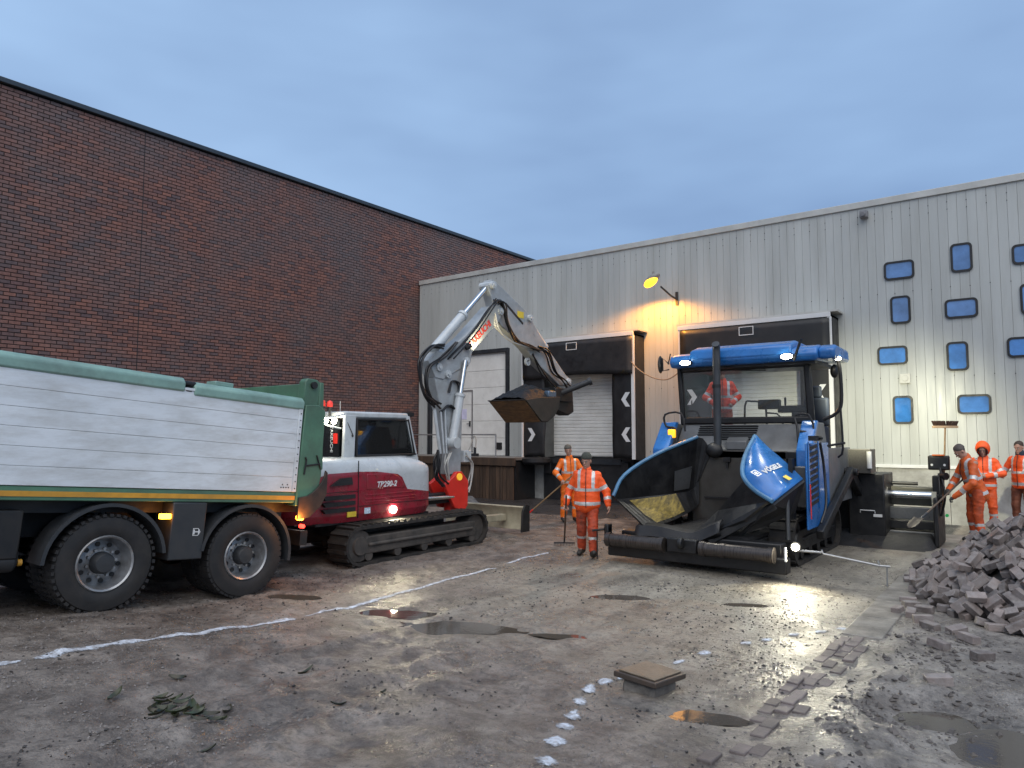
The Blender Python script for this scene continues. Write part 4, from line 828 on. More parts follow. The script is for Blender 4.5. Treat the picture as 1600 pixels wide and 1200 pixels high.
spot('excavator_rear_light', (-10.08, 8.0, 2.34), (-9.4, 6.0, .2), 30, (1, .95, .8), 100, .8, r=.05)
# ------------------------------------------------------------------ asphalt paver
PV = empty('asphalt_paver', (-4.5, 13.2, 0)); tag(PV, 'blue and black asphalt paver with open hopper facing away from the docks', 'paver')
mblue = mat('paver_blue', (.02, .155, .46), .32, 0, .12, 4, dirt=(.03, .08, .2), da=.35, ds=3, coat=.35)
mpgr = mat('paver_grey', (.13, .135, .14), .42, 0, .15, 4, dirt=(.07, .066, .06), da=.5, ds=2.5)
mpdk = mat('paver_black', (.010, .0105, .012), .45, .1, .3, 5, bump=.15, bs=25, dirt=(.03, .027, .024), da=.5, ds=2.5)
mhop = mat('hopper_steel', (.010, .010, .011), .42, .2, .35, 4, bump=.2, bs=22, dirt=(.022, .021, .02), da=.6, ds=2)
mworn = mat('worn_steel', (.16, .165, .17), .38, .7, .3, 4, dirt=(.05, .05, .05), da=.6, ds=4)
mstain = mat('yellow_stain', (.27, .20, .05), .5, .2, .4, 3, bump=.3, bs=20, dirt=(.03, .028, .025), da=.9, ds=4, stretch=(6, 1.5, 1.5))
mbackw = mat('hopper_back', (.06, .055, .048), .5, .3, .3, 3, bump=.1, bs=15, dirt=(.04, .036, .03), da=.7, ds=1.7)
def P_(mb, name, m, parent=PV, **kw): return pin(mb.build(name, m, parent, **kw))
crawler(PV, -5.78, -5.38, 11.9, 15.2, .78, 40, mtrk, mpdk, mpdk); crawler(PV, -3.7, -3.3, 11.9, 15.2, .78, 40, mtrk, mpdk, mpdk)
P_(MB().box((-5.4, 12.62, .3), (-3.65, 15.6, 1.2)).box((-5.3, 11.3, .15), (-3.7, 12.62, .48)).box((-5.6, 12.55, .85), (-3.35, 15.0, 1.75)), 'chassis', mpdk, bevel=.02)
# push roller beam
P_(MB().box((-6.05, 10.78, .1), (-3.1, 11.0, .33)).box((-5.85, 10.9, .3), (-3.2, 11.15, .52)).box((-6.1, 10.74, .36), (-6.02, 10.9, .62)), 'push_beam', mpdk, bevel=.02)
for a, b in ((-5.98, -4.98), (-4.34, -3.26)): P_(MB().cyl((a, 10.68, .38), (b, 10.68, .38), .105, n=24).cyl((a - .02, 10.68, .38), (a + .06, 10.68, .38), .118, n=24).cyl((b - .06, 10.68, .38), (b + .02, 10.68, .38), .118, n=24).cyl((a + .3, 10.68, .38), (a + .38, 10.68, .38), .112, n=24), 'push_roller', mat('roller_steel', (.07, .06, .055), .35, .6, .4, 8, stretch=(12, 1, 1)), smooth=True)
P_(MB().box((-4.92, 10.66, .28), (-4.42, 10.8, .5)).cyl((-4.7, 10.62, .44), (-4.62, 10.62, .44), .09), 'roller_mount', mpdk, bevel=.02)
P_(MB().box((-6.12, 10.78, .5), (-6.02, 10.84, .56)).tube([(-6.3, 10.7, .5), (-6.1, 10.75, .53)], .02).tube([(-6.22, 10.72, .5), (-6.22, 10.72, .02)], .012), 'guide_pin', mpdk)
# hopper
def loft(curves, th=0):
    mb = MB(); n = len(curves[0]); vs = [p for c in curves for p in c]
    mb.add(vs, [(i * n + j, i * n + j + 1, (i + 1) * n + j + 1, (i + 1) * n + j) for i in range(len(curves) - 1) for j in range(n - 1)]); return mb
def cr(pts, k=4):
    P = [Vector(p) for p in pts]; e = [P[0] * 2 - P[1]] + P + [P[-1] * 2 - P[-2]]; Q = []
    for i in range(1, len(e) - 2):
        a, b, c, d = e[i - 1:i + 3]
        for q in range(k): t = q / k; Q.append(.5 * ((2 * b) + (c - a) * t + (2 * a - 5 * b + 4 * c - d) * t * t + (3 * b - a - 3 * c + d) * t ** 3))
    return Q + [P[-1]]
Llip = [(-6.0, 10.9, 1.09), (-5.9, 11.13, 1.44), (-5.57, 11.7, 1.79), (-5.08, 12.4, 2.1), (-4.86, 12.48, 1.83)]
Lfold = [(-5.97, 10.95, 1.01), (-5.88, 11.3, 1.01), (-5.57, 11.8, 1.05), (-5.24, 12.38, 1.12), (-5.1, 12.47, 1.3)]
Lhin = [(-5.38, 10.9, .56), (-5.29, 11.2, .6), (-5.27, 11.8, .65), (-5.16, 12.38, .8), (-5.1, 12.47, .9)]
def wing(curves, name, outer, inner, flip):
    o = P_(loft([cr(c) for c in curves]), name, [outer, inner], smooth=False)
    md = o.modifiers.new('t', 'SOLIDIFY'); md.thickness = .035; md.offset = 1 if flip else -1; md.material_offset = 1; md.material_offset_rim = 1; return o
lw = wing([Llip, Lfold], 'hopper_wing', mblue, mhop, True); P_(MB().tube(cr(Llip[:4]), .032, 8), 'wing_rim', mat('rim_blue', (.07, .19, .33), .4, 0, .2, 5, dirt=(.02, .05, .1), da=.5), lw, smooth=True)
P_(loft([cr(Lfold), cr(Lhin)]), 'hopper_slope', mhop).modifiers.new('t', 'SOLIDIFY').thickness = .03
def patch(f0, f1, u0, u1, v0, v1):
    def pt(u, v): i = min(3, int(u)); t = u - i; a = Vector(f0[i]).lerp(Vector(f0[i + 1]), t); b = Vector(f1[i]).lerp(Vector(f1[i + 1]), t); return a.lerp(b, v)
    n = 7; mb = MB(); off = Vector((.022, -.012, .02)); vs = [pt(u0 + (u1 - u0) * i / n, v0 + (v1 - v0) * j / n) + off for i in range(n + 1) for j in range(n + 1)]
    mb.add(vs, [(i * (n + 1) + j, i * (n + 1) + j + 1, (i + 1) * (n + 1) + j + 1, (i + 1) * (n + 1) + j) for i in range(n) for j in range(n)]); return mb
P_(patch(Lfold, Lhin, .75, 2.5, .06, .9), 'stained_liner', mstain); P_(patch(Llip, Lfold, 2.45, 2.95, .55, .97), 'worn_liner', mworn)
Rlip = [(-3.94, 12.1, 2.12), (-3.98, 11.7, 1.79), (-3.89, 11.3, 1.5), (-3.65, 11.1, 1.29), (-3.33, 10.95, 1.14)]
Rout = [(-3.90, 12.12, 2.11), (-3.73, 12.1, 1.94), (-3.49, 12.03, 1.75), (-3.3, 11.97, 1.59), (-3.13, 11.9, 1.44)]
A, B_ = cr(Rlip), cr(Rout); mid = [a.lerp(b, .5) + Vector((.03, -.10, .06)) * math.sin(math.pi * min(1, i / 16 + .1)) for i, (a, b) in enumerate(zip(A, B_))]
rwg = P_(loft([A, mid, B_]), 'hopper_wing', [mblue, mhop], smooth=60); md = rwg.modifiers.new('t', 'SOLIDIFY'); md.thickness = .04; md.offset = -1
P_(MB().tube(A, .035, 8), 'wing_rim', MATS['rim_blue'], rwg, smooth=True)
nn = (Vector(B_[12]) - Vector(A[12])).cross(Vector(A[14]) - Vector(A[10])).normalized()
if nn.y > 0: nn = -nn
lc = Vector(mid[10]).lerp(Vector(B_[10]), .25) + nn * .10; lx = (Vector(B_[12]) - Vector(A[12])).normalized(); ly = -(Vector(A[13]) - Vector(A[9])).normalized()
lt = text('lettering', 'VÖGELE', mwhite, .115, frame(lc, lx, ly), rwg, .0, 0, .006)
sw_ = lt.modifiers.new('wrap', 'SHRINKWRAP'); sw_.target = rwg; sw_.wrap_method = 'PROJECT'; sw_.use_project_z = True; sw_.use_negative_direction = True; sw_.use_positive_direction = True; sw_.offset = .012
lm = lc - lx * .43 - nn * .015; q = MB(); M4 = frame(lm, lx, ly)
for a, b_ in (((-.055, -.07), (-.04, .07)), ((.04, -.07), (.055, .07)), ((-.04, .055), (.04, .07)), ((-.04, -.07), (.04, -.055)), ((-.02, -.035), (.02, .035))): q.box((a[0], a[1], 0), (b_[0], b_[1], .004), M4)
P_(q, 'emblem', mwhite, rwg)
P_(MB().box((-.04, -.06, 0), (.04, .06, .004), frame(Vector(mid[14]).lerp(Vector(B_[14]), .35) + nn * .05, lx, ly)), 'warning_sticker', MATS['sticker_yellow'], rwg)
P_(MB().plate([(-3.86, 11.45, 1.42), (-3.40, 11.0, 1.1), (-3.74, 10.95, .81), (-4.25, 10.92, .58), (-4.55, 11.1, .58), (-4.39, 11.6, .86), (-4.11, 11.65, 1.19)], .04), 'hopper_slope', mhop)
P_(MB().bar((-3.35, 11.15, 1.06), (-4.3, 10.86, .47), .05, .12), 'wing_arm', mpdk, bevel=.01); P_(MB().plate([(-3.35, 11.0, 1.1), (-3.13, 11.9, 1.42), (-3.3, 11.9, .9), (-3.9, 11.1, .6)], .04), 'wing_underside', mpdk)
P_(MB().box((-5.3, 11.0, .5), (-3.7, 12.6, .56)), 'hopper_floor', mhop); P_(MB().box((-5.25, 12.5, .55), (-3.55, 12.58, 1.86)), 'hopper_back', mbackw, bevel=.01)
P_(MB().box((-5.0, 12.46, 1.0), (-3.9, 12.5, 1.03)), 'back_seam', mpdk); P_(MB().box((-4.62, 12.42, 1.66), (-4.5, 12.5, 1.74)).bar((-4.56, 12.46, 1.55), (-4.56, 12.46, 1.66), .03, .03), 'sensor', mpdk)
mb = MB(); n = 16; vs = []
for i in range(n + 1):
    u = i / n; x = -5.55 + 1.45 * u; zt = .62 + .03 * math.sin(u * 7) + .16 * max(0, u - .68) / .32
    for zz_, yy in ((zt, 10.98), (zt - .03, 10.86), (zt - .16, 10.80), (zt - .2, 10.86)): vs.append((x, yy + .02 * math.sin(u * 9), zz_))
mb.add(vs, [(i * 4 + j, i * 4 + j + 1, (i + 1) * 4 + j + 1, (i + 1) * 4 + j) for i in range(n) for j in range(3)])
o = P_(mb, 'rubber_apron', mblack, smooth=True); o.modifiers.new('t', 'SOLIDIFY').thickness = .03
ub_ = np.linspace(0, 1, 30); UU, VV = np.meshgrid(ub_, ub_, indexing='ij'); HX = -5.25 + 1.4 * UU; HY = 11.05 + 1.4 * VV; HZ = .57 + .1 * VV * np.sin(math.pi * UU) + .06 * fbm(HX, HY, 5, 4, 31); n = 30; ix = np.arange(n - 1)[:, None] * n + np.arange(n - 1)[None]
tag(npmesh('asphalt_remains', np.stack([HX, HY, HZ], -1).reshape(-1, 3), np.stack([ix, ix + n, ix + n + 1, ix + 1], -1).reshape(-1, 4), masp), 'thin bed of black asphalt left in the paver hopper', 'asphalt')
# engine hood
P_(MB().prism([(12.58, 1.0), (12.58, 1.86), (12.72, 2.0), (13.0, 2.33), (13.1, 2.33), (13.1, 1.0)], 'x', -5.62, -3.34), 'engine_hood', mpgr, bevel=.025)
P_(MB().box((-5.66, 12.50, 1.72), (-3.3, 12.575, 1.85)), 'hood_lip', mpdk, bevel=.01)
for k in range(7):
    t = k / 6; y0, z0 = 12.76 + .2 * t, 2.047 + .235 * t; P_(MB().bar((-5.25 + .08 * t * 0 + (.45 if k < 2 else 0), y0 - .01, z0 + .012), (-4.15, y0 - .01, z0 + .012), .012, .028, (0, -1, 1)), 'hood_slot', mblack)
P_(MB().prism([(12.56, 1.87), (12.72, 2.02), (12.72, 2.1), (12.56, 2.02)], 'x', -4.62, -4.25), 'hood_scoop', mpgr, bevel=.015)
P_(MB().tube([(-4.72, 12.44, 1.8), (-4.71, 12.44, 3.62), (-4.70, 12.42, 3.72), (-4.69, 12.36, 3.77)], .068, 16), 'exhaust_pipe', mat('exhaust', (.06, .065, .072), .45, .5, .2, 5), smooth=True); P_(MB().cyl((-4.72, 12.44, 2.98), (-4.72, 12.44, 3.04), .078), 'pipe_clamp', mpdk); P_(MB().ell((-4.78, 12.42, 1.86), (.16, .12, .14)), 'exhaust_boot', mpdk, smooth=True)
# side fairings
for x0, x1 in ((-5.92, -5.63), (-3.33, -3.1)):
    P_(MB().prism([(12.35, 1.62), (12.35, 1.9), (12.75, 2.35), (13.3, 2.35), (13.45, 2.0), (13.45, .95), (12.2, .95), (12.1, 1.62)], 'x', x0 + .02, x1 - .015), 'side_fairing', mpgr, bevel=.02)
    P_(MB().prism([(12.30, 1.6), (12.31, 1.88), (12.72, 2.38), (12.86, 2.38), (12.5, 1.92), (12.5, 1.6)], 'x', x0 - .01, x1 + .005), 'blue_trim', mblue, bevel=.02)
P_(MB().box((-3.12, 12.0, .62), (-3.085, 13.42, 2.0)), 'side_panel', mblue, bevel=.012)
for k in range(10): P_(MB().prism([(12.1, .98 + k * .1), (12.62, 1.03 + k * .1), (12.62, 1.085 + k * .1), (12.1, 1.035 + k * .1)], 'x', -3.09, -3.07), 'louvre', mblack)
for yq in (12.02, 12.64): P_(MB().box((-3.08, yq, .92), (-3.06, yq + .05, 2.03)), 'louvre_frame', mblue, bevel=.006)
P_(MB().tube([(-3.04, 11.98, .8), (-3.04, 11.97, 1.35)], .009), 'level_rod', mbred)
P_(MB().box((-3.34, 11.85, .78), (-3.28, 12.0, 1.75)), 'front_post', mpdk); P_(MB().cyl((-3.3, 11.6, .5), (-3.3, 11.6, 1.35), .035), 'wing_cylinder', mworn, smooth=True)
# deck and cab
P_(MB().box((-5.85, 13.1, 1.66), (-3.12, 15.4, 1.76)), 'deck', mpdk, bevel=.01); P_(MB().box((-3.13, 13.46, .9), (-3.09, 15.2, 1.9)), 'rear_panel', mpgr, bevel=.01)
wf = P_(MB().bar((-5.62, 13.05, 2.33), (-5.66, 13.0, 3.46), .1, .1, (0, 1, 0)).bar((-3.26, 13.05, 2.33), (-3.3, 13.0, 3.46), .12, .1, (0, 1, 0)).bar((-5.62, 13.04, 2.40), (-3.26, 13.04, 2.40), .1, .13).bar((-5.62, 13.0, 3.40), (-3.3, 13.0, 3.40), .1, .14), 'windscreen_frame', mpdk, bevel=.03)
P_(MB().plate([(-5.6, 13.05, 2.42), (-3.28, 13.05, 2.42), (-3.32, 13.0, 3.4), (-5.62, 13.0, 3.4)], .01), 'windscreen', gl('windscreen_glass', None, .07, (.9, .92, .92)), wf)
P_(MB().bar((-4.95, 12.97, 3.36), (-4.0, 12.97, 3.30), .02, .02).bar((-4.35, 12.96, 3.31), (-4.2, 12.96, 3.42), .015, .015), 'wiper', mchas, wf)
prof = [(12.62, 3.40), (12.54, 3.50), (12.60, 3.62), (12.85, 3.68), (14.1, 3.66), (14.2, 3.55), (14.15, 3.44)]
rf = P_(MB().prism(prof, 'x', -5.68, -3.02), 'cab_roof', mblue, bevel=.04, seg=3)
P_(MB().prism([(12.53, 3.50), (12.57, 3.70), (12.9, 3.79), (14.0, 3.77), (14.12, 3.60), (12.7, 3.50)], 'x', -5.28, -3.42), 'roof_crown', mblue, rf, bevel=.05, seg=3)
P_(MB().prism([(12.66, 3.42), (12.62, 3.58), (12.8, 3.66), (13.7, 3.64), (13.75, 3.42)], 'x', -3.03, -2.76), 'roof_end', mblue, rf, bevel=.05, seg=3)
P_(MB().box((-5.5, 12.75, 3.36), (-3.1, 14.1, 3.41)), 'roof_lining', mpdk, rf)
for x in (-5.34, -3.5):
    h_ = P_(MB().ell((x, 12.55, 3.475), (.13, .07, .06)), 'roof_lamp', mpdk, rf, smooth=True)
    P_(MB().ell((x, 12.51, 3.475), (.10, .045, .045)), 'lens', mlitW, h_, smooth=True); spot('paver_roof_light', (x, 12.44, 3.46), (x + .1, 10.0, .2), 52, (1, .95, .8), 105, .8, r=.06)
P_(MB().ell((-2.79, 13.0, 3.44), (.05, .09, .03)), 'side_lamp', mlitW, rf, smooth=True); spot('paver_side_light', (-2.58, 13.35, 3.32), (-3.5, 19.7, 1.5), 1050, (1, .96, .68), 66, .9, r=.08)
P_(MB().bar((-3.38, 12.5, 3.40), (-3.24, 12.46, 3.76), .035, .03), 'roof_reflector', mchas, rf)
def mirror(x, y, z, sx_):
    m_ = P_(MB().tube([(x, y, z), (x + sx_ * .12, y - .02, z + .12), (x + sx_ * .12, y - .02, z - .12), (x, y, z - .1)], .014).tube([(x + .03 * -sx_, y, z + .2), (x + sx_ * .02, y, z)], .012), 'mirror_arm', mpdk); P_(MB().ell((x + sx_ * .17, y - .02, z), (.035, .10, .17)), 'mirror', mpdk, m_, smooth=True)
mirror(-5.70, 12.6, 3.48, -1)
# handrails, seat, console, right hand frame
P_(MB().tube([(-5.55, 12.55, 1.95), (-5.58, 12.6, 2.25), (-5.78, 12.6, 2.3), (-5.8, 12.6, 2.52), (-5.5, 12.65, 2.54), (-5.42, 12.65, 2.2)], .02, 8, 3), 'grab_rail', mpdk, smooth=True); P_(MB().tube([(-3.35, 12.5, 2.0), (-3.37, 12.55, 2.28), (-3.42, 12.6, 2.46), (-3.2, 12.6, 2.48), (-3.12, 12.62, 2.2), (-3.33, 12.55, 2.2)], .02, 8, 2), 'grab_rail', mpdk, smooth=True)
P_(MB().tube([(-2.86, 13.1, 3.5), (-2.8, 13.15, 3.3), (-2.8, 13.2, 2.7), (-2.9, 13.2, 2.5), (-3.1, 13.2, 2.4)], .03, 8, 4).tube([(-2.82, 13.2, 2.7), (-2.8, 13.2, 1.9), (-2.9, 13.3, 1.75)], .018, 8, 3), 'side_frame', mpdk, smooth=True)
P_(MB().ell((-2.93, 13.35, 3.25), (.07, .1, .12)), 'side_mirror', mpdk, smooth=True)
P_(MB().box((-3.75, 14.0, 1.76), (-3.3, 14.5, 2.3)).box((-3.75, 14.42, 2.3), (-3.3, 14.55, 2.85)).box((-3.64, 14.44, 2.85), (-3.42, 14.54, 3.08)), 'operator_seat', mat('seat_navy', (.008, .014, .03), .8), bevel=.04)
P_(MB().box((-4.35, 13.55, 2.62), (-3.95, 13.7, 2.80)).box((-4.0, 13.6, 2.55), (-3.4, 13.85, 2.68)).box((-3.75, 13.6, 1.76), (-3.6, 13.8, 2.56)).cyl((-3.88, 13.7, 2.68), (-3.88, 13.7, 2.84), .02), 'control_console', mpdk, bevel=.02)
P_(MB().tube([(-5.15, 15.2, 1.76), (-5.15, 15.2, 2.75), (-5.0, 15.2, 2.85), (-4.75, 15.2, 2.8), (-4.7, 15.2, 2.6), (-4.7, 15.2, 1.76)], .022, 8, 3).tube([(-4.7, 15.2, 2.6), (-4.4, 15.2, 2.5), (-4.3, 15.2, 1.76)], .018, 8, 3), 'rear_rail', mpdk, smooth=True)
P_(MB().box((-5.72, 12.52, 2.08), (-5.58, 12.6, 2.24)), 'amber_lit_patch', mat('amber_lit_glow', (1, .45, .03), .3, emit=(1, .42, .02), es=.9), bevel=.02)  # added glowing block; its emission paints the amber-lit spot on the fairing
# leveling arm, auger housing, screed
P_(MB().bar((-3.02, 12.4, .5), (-2.98, 14.7, 1.46), .12, .16).cyl((-3.1, 14.65, 1.44), (-2.86, 14.65, 1.44), .07).bar((-3.0, 14.6, 1.45), (-3.0, 15.9, .8), .12, .2), 'levelling_arm', mpdk, bevel=.02)
P_(MB().tube([(-3.0, 12.5, 2.0), (-3.0, 12.7, 1.6), (-2.96, 12.6, 1.0), (-3.0, 12.4, .7)], .022, 8, 4), 'hydraulic_hose', mhose, smooth=True)
P_(MB().box((-3.06, 12.0, 2.04), (-2.9, 12.2, 2.12)).tube([(-3.1, 12.3, 2.06), (-2.85, 12.0, 2.08)], .02).tube([(-2.98, 12.9, 1.95), (-2.7, 12.9, 2.0)], .02), 'mounting_bracket', mpdk)
P_(MB().box((-3.35, 15.0, 1.40), (-2.7, 15.5, 1.86)), 'tool_box', mat('chequer_plate', (.10, .095, .085), .5, .5, .25, 40, dirt=(.08, .07, .06), da=.5), bevel=.01); P_(MB().cyl((-2.72, 14.98, 1.5), (-2.72, 14.98, 1.82), .045), 'white_canister', mwhite, smooth=True)
P_(MB().box((-5.9, 15.75, .12), (-3.1, 16.7, 1.0)).box((-3.2, 15.4, .15), (-2.55, 16.4, 1.38)), 'screed', mpdk, bevel=.02)
P_(MB().box((-2.75, 15.36, .55), (-2.6, 15.42, .6)).tube([(-2.98, 15.36, .62), (-2.98, 15.34, .67), (-2.72, 15.34, .67), (-2.72, 15.36, .62)], .01), 'white_handle', mwhite)
P_(MB().cyl((-2.6, 16.0, .96), (-1.78, 16.0, .96), .075, n=20).cyl((-2.15, 16.0, .96), (-1.78, 16.0, .96), .066, n=20), 'telescopic_tube', mchrome, smooth=True); P_(MB().cyl((-2.6, 16.35, 1.16), (-2.1, 16.35, 1.16), .035), 'upper_tube', mpdk, smooth=True)
P_(MB().box((-2.6, 16.15, .74), (-1.75, 16.5, 1.1)), 'screed_extension', mat('screed_olive', (.10, .095, .075), .5, .3, .2, 4), bevel=.02)
P_(MB().box((-2.6, 15.95, .48), (-1.75, 16.1, .72)), 'shield_plate', mworn, bevel=.01); P_(MB().box((-2.6, 15.9, .3), (-1.75, 16.4, .46)), 'screed_plate', mpdk, bevel=.01); P_(MB().box((-2.6, 15.86, .14), (-1.75, 16.4, .26)), 'wear_edge', mpgr, bevel=.01)
P_(MB().box((-1.76, 15.5, .03), (-1.68, 16.6, .95)).box((-1.80, 15.9, .9), (-1.66, 16.2, 1.35)).box((-1.78, 15.75, .85), (-1.62, 15.9, 1.0)), 'end_plate', mpdk, bevel=.02)
P_(MB().bar((-1.68, 15.9, .95), (-1.64, 16.0, 1.5), .05, .05).cyl((-1.62, 15.86, 1.35), (-1.55, 15.8, 1.35), .07).tube([(-1.66, 15.8, .6), (-1.58, 15.75, .95), (-1.62, 15.8, 1.3), (-1.66, 15.9, 1.5)], .02, 8, 4).tube([(-1.7, 15.8, .5), (-1.66, 15.7, 1.0), (-1.68, 15.85, 1.4)], .016, 8, 4), 'end_mast', mpdk, smooth=True)
cp = P_(MB().box((-1.86, 15.9, 1.46), (-1.50, 16.06, 1.74)), 'control_panel', mpdk, bevel=.03); P_(MB().box((-1.78, 15.87, 1.735), (-1.58, 15.98, 1.76)), 'switch_row', mat('switch_orange', (.6, .12, .02), .5), cp)
for x in (-1.79, -1.58): P_(MB().cyl((x, 15.895, 1.56), (x, 15.89, 1.56), .022), 'indicator', mwhite, cp)
P_(MB().cyl((-1.56, 15.78, .62), (-1.56, 15.74, .62), .03), 'green_indicator', mat('green_lamp', (.02, .3, .08), .3, emit=(.02, .5, .1), es=.1), smooth=True)
P_(MB().box((-1.8, 15.72, .78), (-1.72, 15.8, 1.05)), 'pale_plate', mat('cream_plate', (.5, .48, .38), .5))
P_(MB().cyl((-2.75, 15.9, .98), (-2.6, 15.85, .98), .05), 'screed_lamp', mlitW, smooth=True); spot('screed_light', (-2.55, 15.75, 1.12), (-1.9, 15.2, 0), 26, (1, .95, .75), 130, .8, r=.05)
# low front light and the sighting rod
hl = P_(MB().cyl((-3.02, 10.98, .5), (-3.0, 10.9, .5), .075, n=20), 'front_lamp_housing', mpdk, smooth=True); P_(MB().cyl((-3.0, 10.9, .5), (-2.998, 10.88, .5), .05, n=20), 'lens', mlitW, hl)
spot('paver_front_light', (-2.98, 10.84, .52), (-2.9, 8.6, -.05), 75, (1, .93, .70), 140, .7, r=.06)
P_(MB().box((-3.115, 10.735, .30), (-3.09, 10.775, .50)), 'reflector_plate', mwhite)
P_(MB().tube([(-3.05, 11.1, .42), (-2.7, 11.15, .42)], .018).tube([(-2.7, 11.15, .46), (-2.68, 11.15, .40), (-1.95, 11.2, .30), (-1.82, 11.22, .30)], .016).tube([(-1.95, 11.2, .3), (-1.97, 11.2, .37)], .014).tube([(-1.86, 11.2, .3), (-1.86, 11.2, .03)], .01), 'sighting_rod', mgal, smooth=True)
# windrow of hot mix in front of the screed
u = np.linspace(0, 1, 60); v = np.linspace(0, 1, 26); UU, VV = np.meshgrid(u, v, indexing='ij'); HX = -5.8 + 4.1 * UU; HY = 14.95 + .95 * VV
HZ = -.02 + .26 * np.sin(math.pi * np.clip(VV, 0, 1) * .62) * sst(0, .04, UU) * (1 - sst(.97, 1, UU)) + .05 * fbm(HX, HY, 7, 4, 44) * sst(0, .2, VV); ix = np.arange(59)[:, None] * 26 + np.arange(25)[None]
tag(npmesh('asphalt_mat', np.stack([HX, HY, HZ], -1).reshape(-1, 3), np.stack([ix, ix + 26, ix + 27, ix + 1], -1).reshape(-1, 4), masp), kind='structure', label='windrow of fresh black asphalt in front of the screed')
# ------------------------------------------------------------------ people: signed-distance figures, surfaced on a grid
def nets(F_, o, h):
    s_ = F_ < 0; c = sum(s_[i:F_.shape[0] - 1 + i, j:F_.shape[1] - 1 + j, k:F_.shape[2] - 1 + k].astype(np.int8) for i in (0, 1) for j in (0, 1) for k in (0, 1))
    m = (c > 0) & (c < 8); I, J, K = np.nonzero(m); ids = -np.ones(m.shape, np.int64); ids[m] = np.arange(len(I)); acc = np.zeros((len(I), 3)); cnt = np.zeros(len(I))
    for ax in range(3):
        for a in (0, 1):
            for b in (0, 1):
                o1 = [0, 0, 0]; o2 = [0, 0, 0]; r_ = [q for q in range(3) if q != ax]; o1[r_[0]] = o2[r_[0]] = a; o1[r_[1]] = o2[r_[1]] = b; o2[ax] = 1
                f1 = F_[I + o1[0], J + o1[1], K + o1[2]]; f2 = F_[I + o2[0], J + o2[1], K + o2[2]]; x = (f1 < 0) != (f2 < 0); t = np.where(x, f1 / np.where(x, f1 - f2, 1), 0)
                p = np.tile(np.array(o1, float), (len(I), 1)); p[:, ax] += t; acc += np.where(x[:, None], p, 0); cnt += x
    V = (np.stack([I, J, K], 1) + acc / cnt[:, None]) * h + o; Q = []
    for ax in range(3):
        r_ = [q for q in range(3) if q != ax]; sl1 = [slice(1, -1)] * 3; sl1[ax] = slice(0, -1); sl2 = list(sl1); sl2[ax] = slice(1, None)
        d = s_[tuple(sl1)] != s_[tuple(sl2)]; q = np.stack(np.nonzero(d), 1); off = np.ones(3, int); off[ax] = 0; q = q + off; inn = s_[q[:, 0], q[:, 1], q[:, 2]]
        e1 = np.zeros(3, int); e1[r_[0]] = 1; e2 = np.zeros(3, int); e2[r_[1]] = 1
        c4 = [ids[tuple((q - e1 - e2).T)], ids[tuple((q - e2).T)], ids[tuple(q.T)], ids[tuple((q - e1).T)]]; f = np.stack(c4, 1)
        if ax == 1: inn = ~inn
        f[~inn] = f[~inn][:, ::-1]; Q.append(f)
    F2 = np.concatenate(Q); return V, F2[(F2 >= 0).all(1)]
class SDF:
    def __init__(s, lo, hi, h):
        s.h = h; s.lo = np.array(lo, float); n = np.ceil((np.array(hi) - s.lo) / h).astype(int) + 1; s.F = np.full(n, .3, np.float32); s.n = n
    def sub(s, a, b, pad):
        i0 = np.clip(np.floor((np.minimum(a, b) - pad - s.lo) / s.h).astype(int), 0, s.n - 1); i1 = np.clip(np.ceil((np.maximum(a, b) + pad - s.lo) / s.h).astype(int) + 1, 1, s.n)
        g = [s.lo[k] + s.h * np.arange(i0[k], i1[k]) for k in range(3)]; return tuple(slice(i0[k], i1[k]) for k in range(3)), np.meshgrid(*g, indexing='ij')
    def put(s, sl, d, k):
        f = s.F[sl]
        if k > 0: hh = np.clip(.5 + .5 * (f - d) / k, 0, 1); s.F[sl] = f * (1 - hh) + d * hh - k * hh * (1 - hh)
        else: s.F[sl] = np.minimum(f, d)
    def cone(s, a, b, ra, rb, k=.02, flat=None):
        a = np.array(a, float); b = np.array(b, float); sl, (X, Y, Z) = s.sub(a, b, max(ra, rb) + .06 + k); ab = b - a; q = np.clip(((X - a[0]) * ab[0] + (Y - a[1]) * ab[1] + (Z - a[2]) * ab[2]) / max(1e-9, ab @ ab), 0, 1)
        s.put(sl, np.sqrt((X - a[0] - q * ab[0]) ** 2 + (Y - a[1] - q * ab[1]) ** 2 + (Z - a[2] - q * ab[2]) ** 2) - (ra + (rb - ra) * q), k); return s
    def ell(s, c, r, k=.02, Rm_=None):
        c = np.array(c, float); r = np.array(r, float); m = r.max(); sl, (X, Y, Z) = s.sub(c, c, m + .06 + k); D = np.stack([X - c[0], Y - c[1], Z - c[2]], -1)
        if Rm_ is not None: D = D @ Rm_
        k0 = np.sqrt(((D / r) ** 2).sum(-1)); k1 = np.sqrt(((D / r ** 2) ** 2).sum(-1)) + 1e-6; s.put(sl, k0 * (k0 - 1) / k1, k); return s
    def wrinkle(s, amp, seed, st=1.):
        g = [s.lo[k] + s.h * np.arange(s.n[k]) for k in range(3)]; X, Y, Z = np.meshgrid(*g, indexing='ij'); A = fbm(X * 1.0 + Y * .8 + 3, Z * st + X * .4, 7, 3, seed) + .6 * fbm(Y - X * .7, Z * 1.6 * st - Y * .5, 13, 2, seed + 9)
        s.F += (A * amp).astype(np.float32); return s
    def mesh(s): return nets(s.F, s.lo, s.h)
mskin = mat('skin', (.42, .235, .17), .5, 0, .1, 12, rv=.06)
mhair = mat('hair_brown', (.05, .032, .022), .6, 0, .4, 60, bump=.4, bs=120)
mhat = mat('knit_hat', (.055, .06, .05), .9, 0, .3, 60, bump=.6, bs=160)
